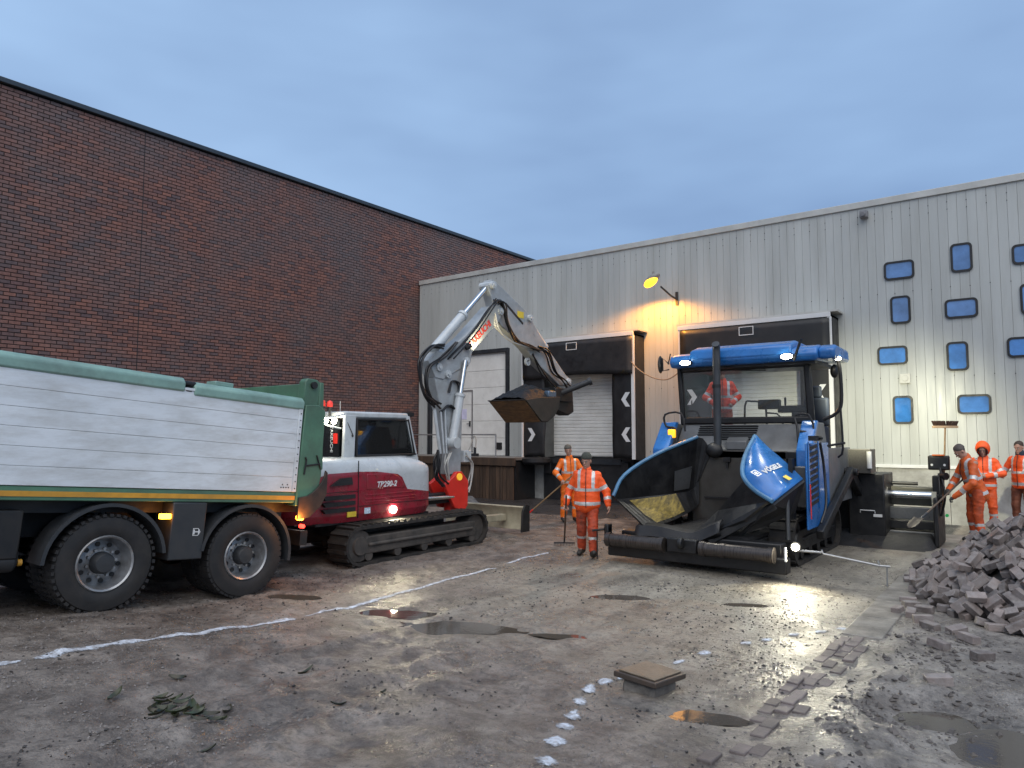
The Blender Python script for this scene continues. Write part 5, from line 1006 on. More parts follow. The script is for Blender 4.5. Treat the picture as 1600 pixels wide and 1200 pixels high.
mor = mat('hivis_orange', (.93, .105, .012), .55, 0, .1, 6, bump=.25, bs=22, dirt=(.5, .06, .012), da=.35, ds=4)
mor2 = mat('hivis_amber', (.95, .19, .012), .55, 0, .1, 6, bump=.25, bs=22, dirt=(.6, .1, .01), da=.3, ds=4)
mord = mat('hivis_soiled', (.60, .085, .018), .65, 0, .2, 5, bump=.3, bs=20, dirt=(.10, .04, .025), da=.8, ds=3.5)
mstr = mat('reflective_tape', (.60, .61, .60), .35, .3, .12, 10, dirt=(.4, .34, .28), da=.4, ds=5)
mboot = mat('work_boot', (.018, .017, .016), .6, 0, .3, 10, dirt=(.09, .075, .06), da=.5, ds=7)
mglv = mat('work_glove', (.05, .048, .046), .8, 0, .2, 20, bump=.3, bs=60)
mnavy = mat('navy_cloth', (.02, .03, .05), .8)
def person(label, loc, yaw, J, jacket, trousers, hat=None, hair=None, hood=False, gloves=False, seed=1, face=0., tilt=0., tape_leg=True, long_=.02, group=None, bulk=1., coverall=False):
    """J: joints in metres, local frame x right hand side of the viewer-facing figure, y forward, z up"""
    root = empty('person', loc, (0, 0, yaw)); tag(root, label, 'person', group)
    g = {k: np.array(v, float) for k, v in J.items() if not k.startswith(('curl', 'palm', 'coll'))}; P, Cc, Nk, H = g['pelvis'], g['chest'], g['neck'], g['head']
    lo = np.min(np.array(list(g.values())), 0) - .32; hi = np.max(np.array(list(g.values())), 0) + .34; lo[2] = -.03
    up = (H - Nk) / np.linalg.norm(H - Nk); a = face; fd = np.array([math.sin(a), math.cos(a), -math.sin(tilt)]); fd -= up * (fd @ up); fd /= np.linalg.norm(fd); rt = np.cross(fd, up); Rh = np.stack([rt, fd, up], 1)
    def hp(x, y, z): return H + rt * x + fd * y + up * z
    # --- body
    s = SDF(lo, hi, .0102)
    s.cone(P, Cc, .12, .13, .03); s.cone(Cc, Nk, .11, .06, .04); s.cone(Nk, H - up * .05, .055, .052, .02)
    s.ell(hp(0, -.01, .035), (.076, .097, .098), .0, Rh); s.ell(hp(0, .025, -.05), (.056, .068, .072), .035, Rh); s.cone(hp(0, .09, .015), hp(0, .112, -.022), .011, .016, .01); s.ell(hp(0, .098, -.066), (.026, .012, .010), .008, Rh); s.ell(hp(0, .078, -.105), (.026, .022, .02), .02, Rh)
    s.cone(hp(-.04, .086, .032), hp(.04, .086, .032), .012, .012, .012)
    for q in (-1, 1): s.ell(hp(q * .077, -.01, -.01), (.012, .024, .034), .008, Rh)
    for sd_ in 'LR':
        S_, E_2, W_ = g['sh' + sd_], g['el' + sd_], g['wr' + sd_]; s.cone(Cc + (S_ - Cc) * .5, S_, .07, .06, .04); s.cone(S_, E_2, .05, .042, .03); s.cone(E_2, W_, .04, .027, .02)
        hv = W_ - E_2; hv /= np.linalg.norm(hv); pn = np.array(J.get('palm' + sd_, (0, 1, 0)), float); pn -= hv * (pn @ hv); pn /= np.linalg.norm(pn); sv = np.cross(hv, pn); K_ = W_ + hv * .085
        s.cone(W_, W_ + hv * .05, .027, .034, .015); s.cone(W_ + hv * .05 + sv * .018, K_ + sv * .026, .020, .016, .012); s.cone(W_ + hv * .05 - sv * .018, K_ - sv * .026, .020, .016, .012)
        cu = J.get('curl' + sd_, .8)
        for fi, (ofs, ln) in enumerate(((-.031, .9), (-.0105, 1.0), (.0105, .95), (.031, .78))):
            b0 = K_ + sv * ofs; d1 = hv * math.cos(cu * .7) + pn * math.sin(cu * .7); d2 = hv * math.cos(cu * 1.7) + pn * math.sin(cu * 1.7); d3 = hv * math.cos(cu * 2.6) + pn * math.sin(cu * 2.6)
            b1 = b0 + d1 * .043 * ln; b2 = b1 + d2 * .028 * ln; b3 = b2 + d3 * .02 * ln; s.cone(b0, b1, .0105, .0098, .004); s.cone(b1, b2, .0098, .009, .003); s.cone(b2, b3, .009, .008, .003)
        tq = -1; t0 = W_ + hv * .035 + sv * tq * .028; t1 = t0 + (hv * .6 + sv * tq * .55 + pn * .45) * .042; t2 = t1 + (hv * .75 + pn * .8 * min(1, cu)) * .032; s.cone(t0, t1, .0145, .0115, .01); s.cone(t1, t2, .0115, .0095, .004)
        s.cone(P + (g['hip' + sd_] - P) * .6, g['kn' + sd_], .085, .058, .04); s.cone(g['kn' + sd_], g['an' + sd_], .055, .04, .02); fo = g['toe' + sd_]; s.cone(g['an' + sd_], fo, .04, .035, .02)
    V, F2 = s.mesh(); handm = np.zeros(len(F2), int)
    if gloves:
        cen = V[F2].mean(1)
        for sd_ in 'LR': handm |= (np.linalg.norm(cen - (g['wr' + sd_] + (g['wr' + sd_] - g['el' + sd_]) / np.linalg.norm(g['wr' + sd_] - g['el' + sd_]) * .07), axis=1) < .105).astype(int)
    npmesh('body', V, F2, [mskin, mglv], root, mi=handm)
    for q in (-1, 1):
        e = MB().ell(hp(q * .031, .087, .008), (.0115, .0115, .008), 10, 6).build('eye', mat('eye_white', (.55, .52, .48), .3), root); MB().ell(hp(q * .031, .0965, .008), (.0055, .004, .0055), 8, 6).build('iris', mchas, e)
        MB().bar(hp(q * .018, .099, .030), hp(q * .048, .09, .031), .006, .006).build('eyebrow', mhair, root)
    MB().bar(hp(-.022, .107, -.063), hp(.022, .107, -.063), .004, .004).build('mouth', mat('lip', (.22, .08, .07), .5), root)
    if hat:
        s = SDF(H - .2, H + .24, .009); s.ell(hp(0, -.012, .062), (.093, .110, .095), 0, Rh); s.F = np.maximum(s.F, -(((np.stack(np.meshgrid(*[s.lo[k] + s.h * np.arange(s.n[k]) for k in range(3)], indexing='ij'), -1) - hp(0, 0, .042)) @ (up * .97 - fd * .16)))).astype(np.float32); s.wrinkle(.008, seed)
        npmesh('knitted_hat', *s.mesh(), hat, root)
    if hair:
        s = SDF(H - .2, H + .24, .009); s.ell(hp(0, -.022, .052), (.084, .098, .094), 0, Rh); G = np.stack(np.meshgrid(*[s.lo[k] + s.h * np.arange(s.n[k]) for k in range(3)], indexing='ij'), -1) - hp(0, 0, 0)
        s.F = np.maximum(s.F, -(G @ (up * .8 - fd * .62) - .0)).astype(np.float32); s.wrinkle(.012, seed + 2, 3); npmesh('hair', *s.mesh(), hair, root)
    # --- jacket
    s = SDF(lo, hi, .013); tv = (Cc - P) / np.linalg.norm(Cc - P); sw = g['shR'] - g['shL']; sw /= np.linalg.norm(sw)
    fwd = np.cross(tv, sw); fwd *= -1 if fwd[1] < 0 else 1
    Rt = np.stack([sw, fwd, tv], 1); hem = P - tv * (long_ + .10)
    for t, rx, ry in ((-.12, .195, .150), (.0, .198, .155), (.3, .195, .152), (.6, .198, .152), (.9, .195, .142), (1.12, .165, .115)): s.ell(P + (Cc - P) * t + fwd * .008, (rx * bulk, ry * bulk, .16), .04, Rt)
    s.cone(Cc + (Nk - Cc) * .4, Nk + (H - Nk) * .22, .105, .078, .03)
    for sd_ in 'LR':
        S_, E_2, W_ = g['sh' + sd_], g['el' + sd_], g['wr' + sd_]; s.cone(Cc + (S_ - Cc) * .45 + tv * .02, S_ - sw * (.02 if sd_ == 'R' else -.02), .10, .074, .05); s.cone(S_ - sw * (.02 if sd_ == 'R' else -.02), E_2, .074, .066, .03); s.cone(E_2, E_2 + (W_ - E_2) * .96, .070, .053, .025)
    G = np.stack(np.meshgrid(*[s.lo[k] + s.h * np.arange(s.n[k]) for k in range(3)], indexing='ij'), -1)
    s.wrinkle(.024, seed)
    arm = np.full(s.F.shape, 9., np.float32)
    for sd_ in 'LR':
        E_2, W_ = g['el' + sd_], g['wr' + sd_]; ab = W_ - E_2; q = np.clip(((G - E_2) @ ab) / (ab @ ab), 0, 1); arm = np.minimum(arm, np.linalg.norm(G - E_2 - q[..., None] * ab, axis=-1) - .10); pass
    if not coverall: s.F = np.where(arm > 0, np.maximum(s.F, -((G - hem) @ tv)), s.F).astype(np.float32)
    hz_ = Nk + (H - Nk) * .30; s.F = np.maximum(s.F, np.where(np.linalg.norm(G - hz_, axis=-1) < .16, (G - hz_) @ up, -9)).astype(np.float32)
    V, F2 = s.mesh(); cen = V[F2].mean(1); L_ = np.linalg.norm(Cc - P); tt = ((cen - P) @ tv); xs = (cen - P) @ sw; tape = np.zeros(len(F2), bool); onarm = np.zeros(len(F2), bool)
    for sd_ in 'LR':
        S_, E_2, W_ = g['sh' + sd_], g['el' + sd_], g['wr' + sd_]
        for A_, B2, bands in ((S_, E_2, (.62, .82)), (E_2, W_, (.42, .62))):
            ab = B2 - A_; l = ab @ ab; q = ((cen - A_) @ ab) / l; dd_ = np.linalg.norm(cen - A_ - np.clip(q, 0, 1)[:, None] * ab, axis=1); on_ = (dd_ < .108) & (q > .12); inT = np.abs(xs) < .17
            near_ = on_ & ~((np.abs(xs) < .19) & (tt > -.15) & (dd_ > .088)); onarm |= near_; tape |= near_ & (q > bands[0]) & (q < bands[1])
    body_ = ~onarm; wv = .03; tape |= body_ & (((tt > -.045) & (tt < .012)) | ((tt > L_ * .52) & (tt < L_ * .52 + .055))); tape |= body_ & (tt > L_ * .52) & (np.abs(np.abs(xs) - .125) < .028)
    jk = npmesh('jacket', V, F2[~tape], jacket, root); npmesh('reflective_tape', V, F2[tape], mstr, jk)
    MB().tube([P + fwd * (.01 + .163 * bulk) - tv * .08, P + fwd * (.01 + .168 * bulk) + (Cc - P) * .5, Cc + fwd * (.01 + .158 * bulk), Nk + fwd * .085 + up * .02], .006, 6, 5).build('zip', mchas, jk)
    if hood:
        s = SDF(H - .3, H + .3, .011); s.ell(hp(0, -.03, .025), (.135, .150, .165), 0, Rh); G = np.stack(np.meshgrid(*[s.lo[k] + s.h * np.arange(s.n[k]) for k in range(3)], indexing='ij'), -1) - hp(0, 0, 0); x_, y_, z_ = G @ rt, G @ fd, G @ up
        inner = np.sqrt((x_ / .098) ** 2 + ((z_ + .02) / .115) ** 2) - 1; cut = np.where(y_ > -.02, -inner * .1, -9); s.F = np.maximum(np.maximum(s.F, cut), y_ - .115).astype(np.float32); s.wrinkle(.01, seed + 5)
        V, F2 = s.mesh(); npmesh('hood', V, F2, jacket, root)
        MB().lathe([(-.03, .094), (.0, .104), (.03, .094), (.0, .09), (-.03, .094)], (0, 0, 0), 'y', 24).build('hood_lining', mnavy, root, smooth=True).matrix_basis = Matrix.Translation(Vector(hp(0, .06, -.015))) @ Matrix(Rh.tolist()).to_4x4() @ Matrix.Diagonal((.98, 1, 1.15, 1))
    elif J.get('collar'):
        s = SDF(Nk - .2, Nk + .2, .011); s.cone(Nk - up * .03, Nk + up * .05, .098, .085, 0); npmesh('collar', *s.mesh(), mnavy, root)
    # --- trousers
    s = SDF(lo, hi, .013); s.ell(P - tv * .02, (.178, .14, .15), .03, Rt)
    for sd_ in 'LR':
        hp_, k_, a_ = g['hip' + sd_], g['kn' + sd_], g['an' + sd_]; s.cone(hp_, k_, .112, .083, .04); s.cone(k_, a_ + (k_ - a_) * .10, .082, .077, .03)
    s.wrinkle(.028, seed + 20, 1.3); V, F2 = s.mesh(); cen = V[F2].mean(1); tape = np.zeros(len(F2), bool)
    for sd_ in 'LR':
        k_, a_ = g['kn' + sd_], g['an' + sd_]; ab = a_ - k_; q = ((cen - k_) @ ab) / (ab @ ab); d_ = np.linalg.norm(cen - k_ - np.clip(q, 0, 1)[:, None] * ab, axis=1); tape |= tape_leg & (d_ < .12) & (((q > .34) & (q < .46)) | ((q > .68) & (q < .8)) & coverall)
    tr_ = npmesh('trousers', V, F2[~tape], trousers, root)
    if tape.any(): npmesh('reflective_tape', V, F2[tape], mstr, tr_)
    for sd_ in 'LR':
        s = SDF(g['an' + sd_] - .25, g['an' + sd_] + .3, .011); a_, t_ = g['an' + sd_], g['toe' + sd_]; k_ = g['kn' + sd_]; v_ = (k_ - a_) / np.linalg.norm(k_ - a_); s.cone(a_ - v_ * .02, a_ + v_ * .12, .058, .062, .02); s.cone(a_ - v_ * .03, t_, .056, .044, .03); s.cone(a_ - v_ * .045 - (t_ - a_) * .15, a_ - v_ * .04, .045, .05, .02); npmesh('boot', *s.mesh(), mboot, root)
    return root
def stand(h=1.8, lean=0., armL=None, armR=None, stride=0., spread=.1, head=(0, .02, 0)):
    k = h / 1.8; J = dict(pelvis=(0, 0, .96 * k), chest=(0, .01 + lean, 1.33 * k), neck=(0, .02 + lean * 1.2, 1.53 * k), head=(head[0], .045 + lean * 1.35 + head[1], 1.685 * k + head[2]))
    for s_, q in (('L', -1), ('R', 1)):
        J['sh' + s_] = (q * .195 * k, .0 + lean * 1.1, 1.43 * k); st = stride * (1 if q > 0 else -1)
        J['hip' + s_] = (q * .095 * k, 0, .90 * k); J['kn' + s_] = (q * (spread + .01), .035 + st * .5 + .03 * abs(st), .50 * k); J['an' + s_] = (q * (spread + .02), -.01 + st, .10 + (.06 * abs(st) if st < 0 else 0)); J['toe' + s_] = (q * (spread + .05), .16 + st, .05 + (.07 if st > .1 else 0))
    J['elL'], J['wrL'] = armL or ((-.30 * k, -.02, 1.15 * k), (-.32 * k, .06, .90 * k)); J['elR'], J['wrR'] = armR or ((.30 * k, -.02, 1.15 * k), (.32 * k, .06, .90 * k)); return J

def toward(x, y, d=0): return math.atan2(x, -y) + d          # yaw that turns a figure's front to the photographer's side, plus d
def put(root, p): return root.matrix_basis @ Vector(p)
mhandle = mat('ash_handle', (.30, .19, .09), .6, 0, .25, 6, dirt=(.1, .07, .05), da=.5, ds=5)
mhand2 = mat('dark_handle', (.12, .085, .06), .6, 0, .25, 6)
def tool(name, label, top, bot, mh, kind):
    top = Vector(top); bot = Vector(bot); d = (bot - top).normalized(); sd_ = d.cross(Vector((0, 0, 1))).normalized(); fr = sd_.cross(d); root = empty(name, bot); tag(root, label, name)
    pin(MB().tube([top, bot - d * .2], .017, 8).build('handle', mh, root, smooth=True))
    if kind == 'shovel':
        pin(MB().tube([bot - d * .34, bot - d * .2, bot - d * .1], [.021, .021, .014], 8).build('socket', mbred if mh is mhandle else mdark, root, smooth=True)); vs = []
        for i in range(7):
            t = i / 6
            for j in range(7): u = j / 6 * 2 - 1; wdt = .115 * (1 if t < .7 else (1 - ((t - .7) / .3) ** 2 * .75)); vs.append(bot - d * .14 + d * .30 * t + sd_ * u * wdt + fr * (.025 * u * u + .02 * (1 - t)))
        o = pin(MB().add(vs, [(i * 7 + j, i * 7 + j + 1, (i + 1) * 7 + j + 1, (i + 1) * 7 + j) for i in range(6) for j in range(6)]).build('blade', mat('shovel_steel', (.06, .052, .045), .6, .3, .3, 8, dirt=(.07, .05, .035), da=.5), root, smooth=True)); o.modifiers.new('t', 'SOLIDIFY').thickness = .004
    else:
        pin(MB().bar(bot - d * .2 - sd_ * 0, bot + fr * .02, .03, .02).build('socket', mdark, root)); c = bot; ax = sd_
        pin(MB().bar(c - ax * .2, c + ax * .2, .025, .025).build('rake_bar', mdark, root))
        for k in range(14): q = c + ax * (-.19 + .029 * k); pin(MB().bar(q, q + Vector((0, 0, -.07)) + fr * .015, .008, .008).build('tine', mdark, root))
    return root
# walking man with rake
x, y = -6.55, 10.95; J = stand(1.79, armR=((.33, -.05, 1.14), (.37, .05, .90)), armL=((-.34, -.02, 1.14), (-.38, .07, .90)), stride=-.17, spread=.10); J.update(curlR=1.2, palmR=(-.6, 1, 0), curlL=.5, palmL=(1, .2, 0))
w1 = person('older man in orange hi-vis jacket and dark hat walking with a rake', (x, y, gz(x, y)), toward(x, y, -.12), J, mor, mat('hivis_dirty', (.50, .06, .016), .7, 0, .25, 5, bump=.35, bs=18, dirt=(.07, .03, .02), da=.85, ds=3), hat=mhat, seed=3, face=.22, long_=.16, bulk=1.16)
h = put(w1, (.37, .085, .82)); bt = Vector((-7.42, 11.55, gz(-7.42, 11.55) + .08)); tool('rake', 'wooden handled rake trailing from the hand of the walking man', h + (h - bt) * .38, bt, mhand2, 'rake')
# man leaning on shovel by the dock
x, y = -9.45, 14.95; J = stand(1.84, armR=((.36, .05, 1.2), (.26, .30, 1.03)), armL=((-.34, .06, 1.2), (-.02, .30, 1.08)), spread=.13, head=(.03, -.01, .01)); J.update(curlR=1.2, palmR=(-.3, .2, -1), curlL=1.2, palmL=(.2, -.2, -1))
w2 = person('man in bright orange overalls and grey hat looking up, leaning on a shovel', (x, y, gz(x, y)), toward(x, y, .25), J, mor2, mor2, hat=mat('grey_hat', (.12, .115, .10), .9, 0, .2, 40, bump=.5, bs=120), seed=8, face=.3, tilt=-.25)
h = put(w2, (.2, .37, .99)); bt = Vector((-10.35, 14.25, .10)); tool('shovel', 'long wooden shovel with red socket held by the man at the dock', h + (h - bt) * .22, bt, mhandle, 'shovel')
# operator standing on the paver
J = stand(1.8, armR=((.33, -.02, 1.17), (.17, .2, 1.02)), armL=((-.33, -.02, 1.17), (-.17, .2, 1.02)), spread=.12); J.update(curlR=1., curlL=1.)
person('operator in red orange hi-vis suit standing on the paver deck behind the windscreen', (-5.47, 14.72, 1.762), toward(-5.47, 14.72, .1), J, mat('hivis_red', (.80, .06, .018), .6, 0, .15, 6, bump=.25, bs=22, dirt=(.35, .04, .02), da=.5, ds=4), mord, hair=mhair, seed=12, tape_leg=False)
# three men by the screed
x, y = -1.1, 15.95; J = stand(1.87, lean=.09, armR=((.31, .22, 1.15), (.12, .42, .98)), armL=((-.31, .18, 1.12), (-.14, .44, .86)), spread=.11, head=(0, .07, -.05)); J['pelvis'] = (0, -.04, .95); J.update(curlR=1.2, curlL=1.2, palmR=(-.3, .2, -1), palmL=(.3, .2, -1))
r1 = person('bareheaded man in soiled orange overalls bending over a shovel beside the screed', (x, y, gz(x, y)), toward(x, y, -1.15), J, mat('hivis_worn', (.78, .12, .014), .6, 0, .15, 5, bump=.25, bs=22, dirt=(.3, .09, .03), da=.7, ds=4), mord, hair=mat('hair_grey', (.09, .075, .065), .6, 0, .3, 60, bump=.4, bs=120), gloves=True, seed=17, tilt=.55, coverall=True)
h = put(r1, (0, .50, .90)); bt = Vector((-2.0, 15.08, .50)); tool('shovel', 'dark shovel held low over the screed by the bending man', h + (h - bt) * .55, bt, mhand2, 'shovel')
x, y = -1.08, 18.0; J = stand(1.82, armR=((.33, .04, 1.2), (.10, .27, 1.16)), armL=((-.33, .04, 1.2), (-.06, .28, 1.15)), spread=.12, head=(0, .02, -.02)); J.update(curlR=.9, curlL=.9, palmR=(-1, 0, .3), palmL=(1, 0, .3))
person('smiling man in bright orange overalls with the hood up, hands at his chest', (x, y, gz(x, y) + .02), toward(x, y, -.1), J, mor, mat('hivis_mid', (.84, .10, .014), .6, 0, .12, 5, bump=.25, bs=22, dirt=(.28, .06, .02), da=.6, ds=3.5), hood=True, seed=23, bulk=1.08)
x, y = -.45, 18.75; J = stand(1.86, armR=((.34, .08, 1.2), (.22, .34, 1.14)), armL=((-.32, .0, 1.17), (-.26, .22, 1.02)), spread=.12); J.update(collar=1, curlR=.4, curlL=.8, palmR=(-1, 0, .5))
person('brown haired man in orange jacket with navy collar and brown trousers near the brick heap', (x, y, gz(x, y) + .02), toward(x, y, -.5), J, mor, mat('brown_trousers', (.17, .055, .03), .7, 0, .15, 5, bump=.3, bs=20, dirt=(.08, .035, .022), da=.5), hair=mhair, seed=29, tape_leg=False)
# broom propped upside down against the screed mast
br = empty('broom', (-1.66, 16.2, .4)); tag(br, 'yard broom standing bristles up against the screed mast', 'broom')
pin(MB().tube([(-1.70, 16.15, .42), (-1.62, 16.2, 1.4), (-1.575, 16.22, 2.27)], .015, 8).build('handle', mhandle, br, smooth=True)); q = Matrix.Translation((-1.572, 16.22, 2.29)) @ Matrix.Rotation(R(36), 4, 'Z')
pin(MB().box((-.24, -.03, -.02), (.24, .03, .025), q).build('head', mat('broom_head', (.35, .24, .15), .6), br, bevel=.006)); mb = MB(); rb = random.Random(5)
for k in range(260):
    u, v = rb.uniform(-.22, .22), rb.uniform(-.025, .025); mb.bar(q @ Vector((u, v, .02)), q @ Vector((u * 1.15 + rb.uniform(-.012, .012), v * 1.8, .115 + rb.uniform(-.015, .01))), .006, .006)
tag(pin(mb.build('bristles', mat('bristle', (.045, .022, .016), .8, 0, .4, 30), br)), kind='stuff')
# ------------------------------------------------------------------ heap of paving bricks
mheap = mat('heap_brick', (.175, .143, .130), .45, 0, .35, 8, bump=.5, bs=60, dirt=(.34, .32, .31), da=.6, ds=6, island=.42)
gs = .02; hx0, hy0, hx1, hy1 = -1.9, 8.4, 2.6, 16.6; nx, ny = int((hx1 - hx0) / gs), int((hy1 - hy0) / gs); XX, YY = np.meshgrid(hx0 + gs * np.arange(nx), hy0 + gs * np.arange(ny), indexing='ij'); base = gh(XX, YY)
rr = np.sqrt(((XX - .42) / 2.0) ** 2 + ((YY - 12.3) / 3.25) ** 2) + fbm(XX, YY, 1.1, 3, 61) * .25; TG = base + 1.28 * np.clip(1 - rr, 0, 1) ** .75; HM = np.maximum(base, TG - .20 - .12 * np.clip(rr, 0, 1)); core = HM.copy(); TOP = -np.ones(HM.shape, int)
r9 = np.random.default_rng(21); cand = np.argwhere(rr < 1.0); BK = []; fails = 0; bl, bw, bt_ = .20, .10, .08
while len(BK) < 1500 and fails < 5000:
    i, j = cand[r9.integers(len(cand))]
    if HM[i, j] > TG[i, j] + .01: fails += 1; continue
    cx_, cy_ = XX[i, j], YY[i, j]; yw = r9.uniform(0, math.pi) if r9.random() < .75 else r9.choice([0, math.pi / 2]) + r9.normal(0, .1); edge_ = r9.random() < .25; w_, t_ = (bt_, bw) if edge_ else (bw, bt_); c, s_ = math.cos(yw), math.sin(yw)
    R_ = int(.13 / gs); i0, i1, j0, j1 = max(0, i - R_), min(nx, i + R_ + 1), max(0, j - R_), min(ny, j + R_ + 1); dx, dy = XX[i0:i1, j0:j1] - cx_, YY[i0:i1, j0:j1] - cy_; u, v = dx * c + dy * s_, -dx * s_ + dy * c; m = (np.abs(u) < bl / 2) & (np.abs(v) < w_ / 2)
    if m.sum() < 12: fails += 1; continue
    hh = HM[i0:i1, j0:j1]; A_ = np.c_[u[m], v[m], np.ones(m.sum())]; sol = np.linalg.lstsq(A_, hh[m], rcond=None)[0]; su, sv_ = np.clip(sol[0] + r9.normal(0, .12), -.9, .9), np.clip(sol[1] + r9.normal(0, .12), -.9, .9)
    pl = su * u + sv_ * v; z0 = np.percentile((hh - pl)[m], 82); HM[i0:i1, j0:j1] = np.where(m, np.maximum(hh, z0 + pl + t_ * .96), hh); TOP[i0:i1, j0:j1] = np.where(m, len(BK), TOP[i0:i1, j0:j1]); BK.append((cx_, cy_, z0 + t_ / 2 - .004, yw, su, sv_, edge_))
loose = [(-1.52, 9.75), (-1.35, 9.55), (-1.2, 9.3), (-1.42, 10.1), (-1.1, 9.05), (-.85, 9.0), (-1.5, 10.4), (-1.25, 9.85), (-.94, 8.3), (-.57, 8.15), (-.72, 8.75)]
for x, y in loose: BK.append((x, y, gz(x, y) + .038, r9.uniform(-1.6, 1.6), r9.normal(0, .08), r9.normal(0, .08), r9.random() < .3))
BK.append((-.80, 6.92, gz(-.80, 6.92) + .02, .4, .1, .05, False))
def bmx(b):
    cx_, cy_, z, yw, su, sv_, e = b; X = Vector((math.cos(yw), math.sin(yw), su)).normalized(); Y = Vector((-math.sin(yw), math.cos(yw), sv_)); Y = (Y - X * Y.dot(X)).normalized(); Z = X.cross(Y)
    if e: Y, Z = Z, -Y
    M = Matrix((X, Y, Z)).transposed().to_4x4(); M.translation = (cx_, cy_, z); return M
cnts = np.bincount(TOP[TOP >= 0].ravel(), minlength=len(BK)).astype(float); bx_, by_, bd_ = proj(np.array([b[:3] for b in BK])); cnts[-12:] = 60
sc_ = np.where((bx_ > 0) & (bx_ < 1595) & (by_ < 1195) & (bd_ > 0), cnts / np.maximum(bd_, 1) ** 2, 0); sc_[-12:] = 9; top = set(np.argsort(-sc_)[:300].tolist())
def brick_proto():
    rb = random.Random(4); bm = bmesh.new(); bmesh.ops.create_cube(bm, size=1, matrix=Matrix.Diagonal((bl, bw, bt_, 1))); bmesh.ops.bevel(bm, geom=bm.edges[:], offset=.006, segments=1, affect='EDGES')
    for v in bm.verts: v.co += Vector([rb.uniform(-.0025, .0025) for _ in range(3)])
    me = bpy.data.meshes.new('paving_brick'); bm.to_mesh(me); bm.free(); me.materials.append(mheap); return me
pm_ = brick_proto(); vv = np.array([v.co[:] for v in pm_.vertices]); fs_ = [tuple(p.vertices) for p in pm_.polygons]; rest = MB()
for i, b in enumerate(BK):
    M = bmx(b)
    if i in top:
        o = bpy.data.objects.new('paving_brick', pm_); COL.objects.link(o); o.matrix_basis = M; lone = i >= len(BK) - 12
        if i == len(BK) - 1: tag(o, 'single grey paving brick half sunk in the sand beside the edging', 'brick')
        elif i == len(BK) - 4: tag(o, 'lone reddish paving brick lying on wet sand in front of the heap', 'brick', 'lone bricks before the heap')
        elif i == len(BK) - 3: tag(o, 'lone reddish paving brick lying on wet sand in front of the heap', 'brick', 'lone bricks before the heap')
        elif lone: tag(o, 'paving brick lying loose on the sand at the foot of the heap', 'brick', 'loose bricks at the foot of the heap')
        else: tag(o, 'grey brown paving brick in the big loose heap', 'brick', 'bricks of the loose heap')
    else: rest.add([M @ Vector(p) for p in vv], fs_)
tag(rest.build('brick_rubble', mheap), 'deeper and far bricks of the loose paving brick heap', 'bricks', kind='stuff')
st_ = 4; CX, CY, CZ = XX[::st_, ::st_], YY[::st_, ::st_], (core - .03)[::st_, ::st_]; n1, n2 = CX.shape; ix = np.arange(n1 - 1)[:, None] * n2 + np.arange(n2 - 1)[None]; FF = np.stack([ix, ix + n2, ix + n2 + 1, ix + 1], -1).reshape(-1, 4); kp = (rr[::st_, ::st_] < 1.02).ravel()[FF].all(1)
tag(npmesh('heap_core', np.stack([CX, CY, CZ], -1).reshape(-1, 3), FF[kp], mat('rubble_fines', (.06, .05, .045), .8, 0, .3, 6, bump=.5)), 'sand and crumbs between the bricks of the heap', 'rubble', kind='stuff')

# ------------------------------------------------------------------ raised drain block
dr_ = empty('drain_block', (-2.71, 5.5, gz(-2.71, 5.5))); tag(dr_, 'square concrete drain block with steel lid standing proud of the mud', 'drain'); dr_.rotation_euler = (R(-4), R(2), R(-6))
MB().box((-.15, -.19, -.1), (.15, .19, .10)).build('base', mat('old_concrete', (.17, .155, .135), .7, 0, .35, 9, bump=.6, bs=30, dirt=(.06, .05, .045), da=.7, ds=6), dr_, bevel=.03, seg=1); MB().box((-.2, -.24, .10), (.2, .24, .145)).build('frame', mat('rust_iron', (.075, .06, .05), .5, .4, .3, 8, dirt=(.14, .09, .06), da=.5, ds=6), dr_, bevel=.008); MB().box((-.17, -.21, .146), (.17, .21, .16)).build('lid', mat('lid_iron', (.21, .165, .115), .5, .2, .3, 9, bump=.4, bs=50, dirt=(.09, .07, .05), da=.6, ds=5), dr_, bevel=.006)

# ------------------------------------------------------------------ fallen leaves
mleaf = mat('fallen_leaf', (.035, .05, .022), .4, 0, .5, 9, dirt=(.06, .03, .018), da=.6, ds=14, island=.5); vs = []; n = 8
for i in range(n + 1):
    t = i / n; wd = .027 * math.sin(math.pi * min(1, t * .97 + .03)) ** .7
    for j in (-1, 0, 1): vs.append((t * .14 - .07, j * wd, .012 * abs(j) + .03 * (t - .5) ** 2 * 4 * .6))
lf = MB().add(vs, [(i * 3 + j, i * 3 + j + 1, i * 3 + 4 + j, i * 3 + 3 + j) for i in range(n) for j in (0, 1)]).build('fallen_leaf', mleaf, smooth=True)
rl = random.Random(12)
for k in range(34):
    o = lf if k == 0 else share(lf, 'fallen_leaf'); t = rl.random(); x, y = -5.15 + .75 * t + rl.gauss(0, .10), 2.62 + .04 * t + rl.gauss(0, .09)
    if k > 28: x, y = rl.uniform(-5.8, -3.9), rl.uniform(2.4, 4.2)
    o.location = (x, y, gz(x, y) + .006 + (.02 * rl.random() if k < 28 else 0)); o.rotation_euler = (rl.uniform(-.4, .4), rl.uniform(-.3, .3), rl.uniform(0, 6.28)); s = rl.uniform(.7, 1.15); o.scale = (s, s, s)
    tag(o, 'dark green fallen leaf lying on the mud in the foreground', 'leaf', 'fallen leaves on the mud')

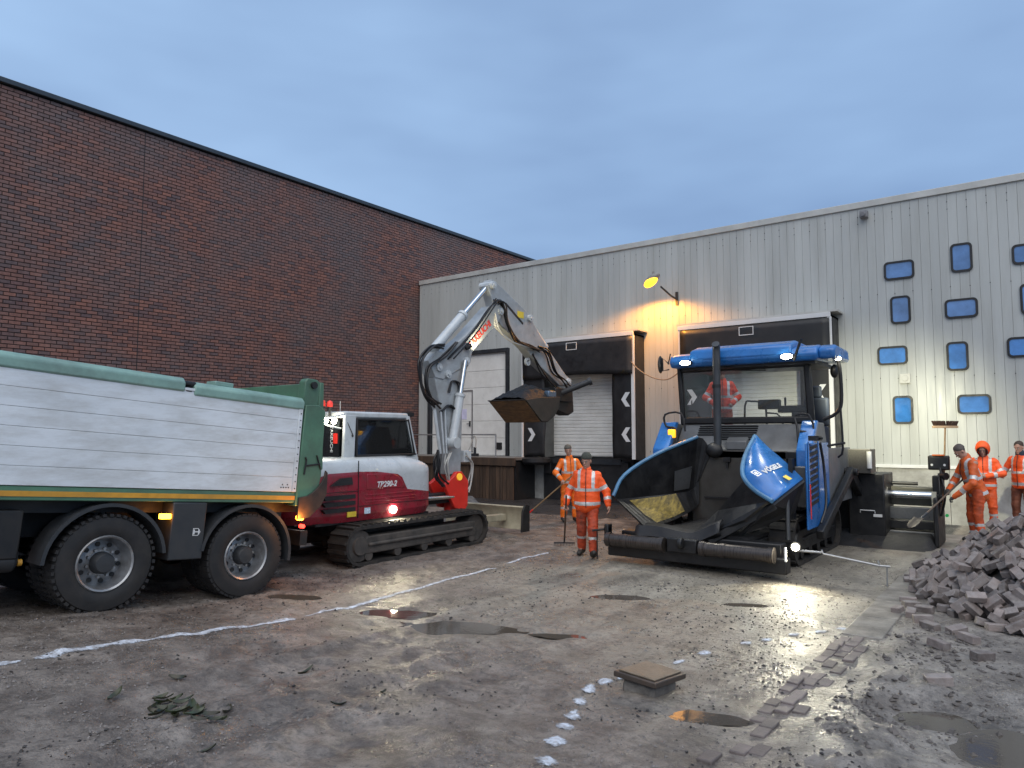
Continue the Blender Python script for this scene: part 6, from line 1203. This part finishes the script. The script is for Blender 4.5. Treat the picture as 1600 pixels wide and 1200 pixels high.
# ------------------------------------------------------------------ grit, clods and stones (nobody could count them)
def scatter(name, n, pts, smin, smax, m, seed, label):
    g_ = np.random.default_rng(seed); P = pts(g_, n); n = len(P); z = gh(P[:, 0], P[:, 1]); sz = smin + (smax - smin) * g_.random(n) ** 3; O = np.array([(1, 0, 0), (-1, 0, 0), (0, 1, 0), (0, -1, 0), (0, 0, 1), (0, 0, -1), (.6, .6, .5), (-.6, -.5, .5)])[:6]
    V = O[None] * (.6 + .7 * g_.random((n, 6, 1))) * sz[:, None, None] + g_.normal(0, .2, (n, 6, 3)) * sz[:, None, None]; V[:, :, 2] *= .7; V += np.c_[P, z + sz * .25][:, None, :]
    F = np.array([(0, 2, 4), (2, 1, 4), (1, 3, 4), (3, 0, 4), (2, 0, 5), (1, 2, 5), (3, 1, 5), (0, 3, 5)])
    tag(npmesh(name, V.reshape(-1, 3), (F[None] + 6 * np.arange(n)[:, None, None]).reshape(-1, 3), m, smooth=False), label, 'grit', kind='stuff')
def mask(lo, hi, thr, sc, sd):
    def f(g_, n):
        P = np.c_[g_.uniform(lo[0], hi[0], n * 4), lo[1] + (hi[1] - lo[1]) * g_.random(n * 4) ** 1.3]; k = fbm(P[:, 0], P[:, 1], sc, 3, sd) + .12 * g_.normal(0, 1, len(P)) > thr; d = np.hypot(*P.T); return P[k & (d > 2.2)][:n]
    return f
scatter('grit', 22000, mask((-9, 2), (1.5, 13), .03, .9, 71), .003, .014, mat('grit_stone', (.14, .125, .115), .55, 0, .5, 40, dirt=(.3, .28, .27), da=.5, ds=25), 3, 'scattered pale and brown grit on the wet yard')
scatter('asphalt_crumbs', 8500, mask((-9.5, -1.8), (2.2, 13), .10, .75, 75), .003, .019, mat('crumb_black', (.028, .025, .024), .6, 0, .4, 30), 5, 'dark crumbs of asphalt and mud trodden over the yard')
scatter('sand_clods', 2500, mask((-1.45, 1.5), (2, 9), .06, 1.4, 78), .006, .035, mat('clod', (.10, .088, .08), .7, 0, .4, 20), 8, 'lumps of sand beside the edging bricks')
u = np.linspace(-1, 1, 60); UU, VV = np.meshgrid(u, u, indexing='ij'); HX = -11.4 + 1.6 * UU; HY = 13.5 + 1.0 * VV; HZ = -.04 + .55 * np.exp(-(UU ** 2 + VV ** 2) * 2.6) * (1 + .8 * fbm(HX, HY, 2.5, 4, 91)) + .03 * fbm(HX, HY, 14, 3, 92) - .1 * sst(.8, 1, np.maximum(abs(UU), abs(VV))); n = 60; ix = np.arange(n - 1)[:, None] * n + np.arange(n - 1)[None]
tag(npmesh('sand_heap', np.stack([HX, HY, HZ], -1).reshape(-1, 3), np.stack([ix, ix + n, ix + n + 1, ix + 1], -1).reshape(-1, 4), mat('grey_sand', (.13, .12, .115), .8, 0, .35, 6, bump=.6, bs=40)), 'low heap of grey sand pushed up in front of the excavator blade', 'sand', kind='stuff')
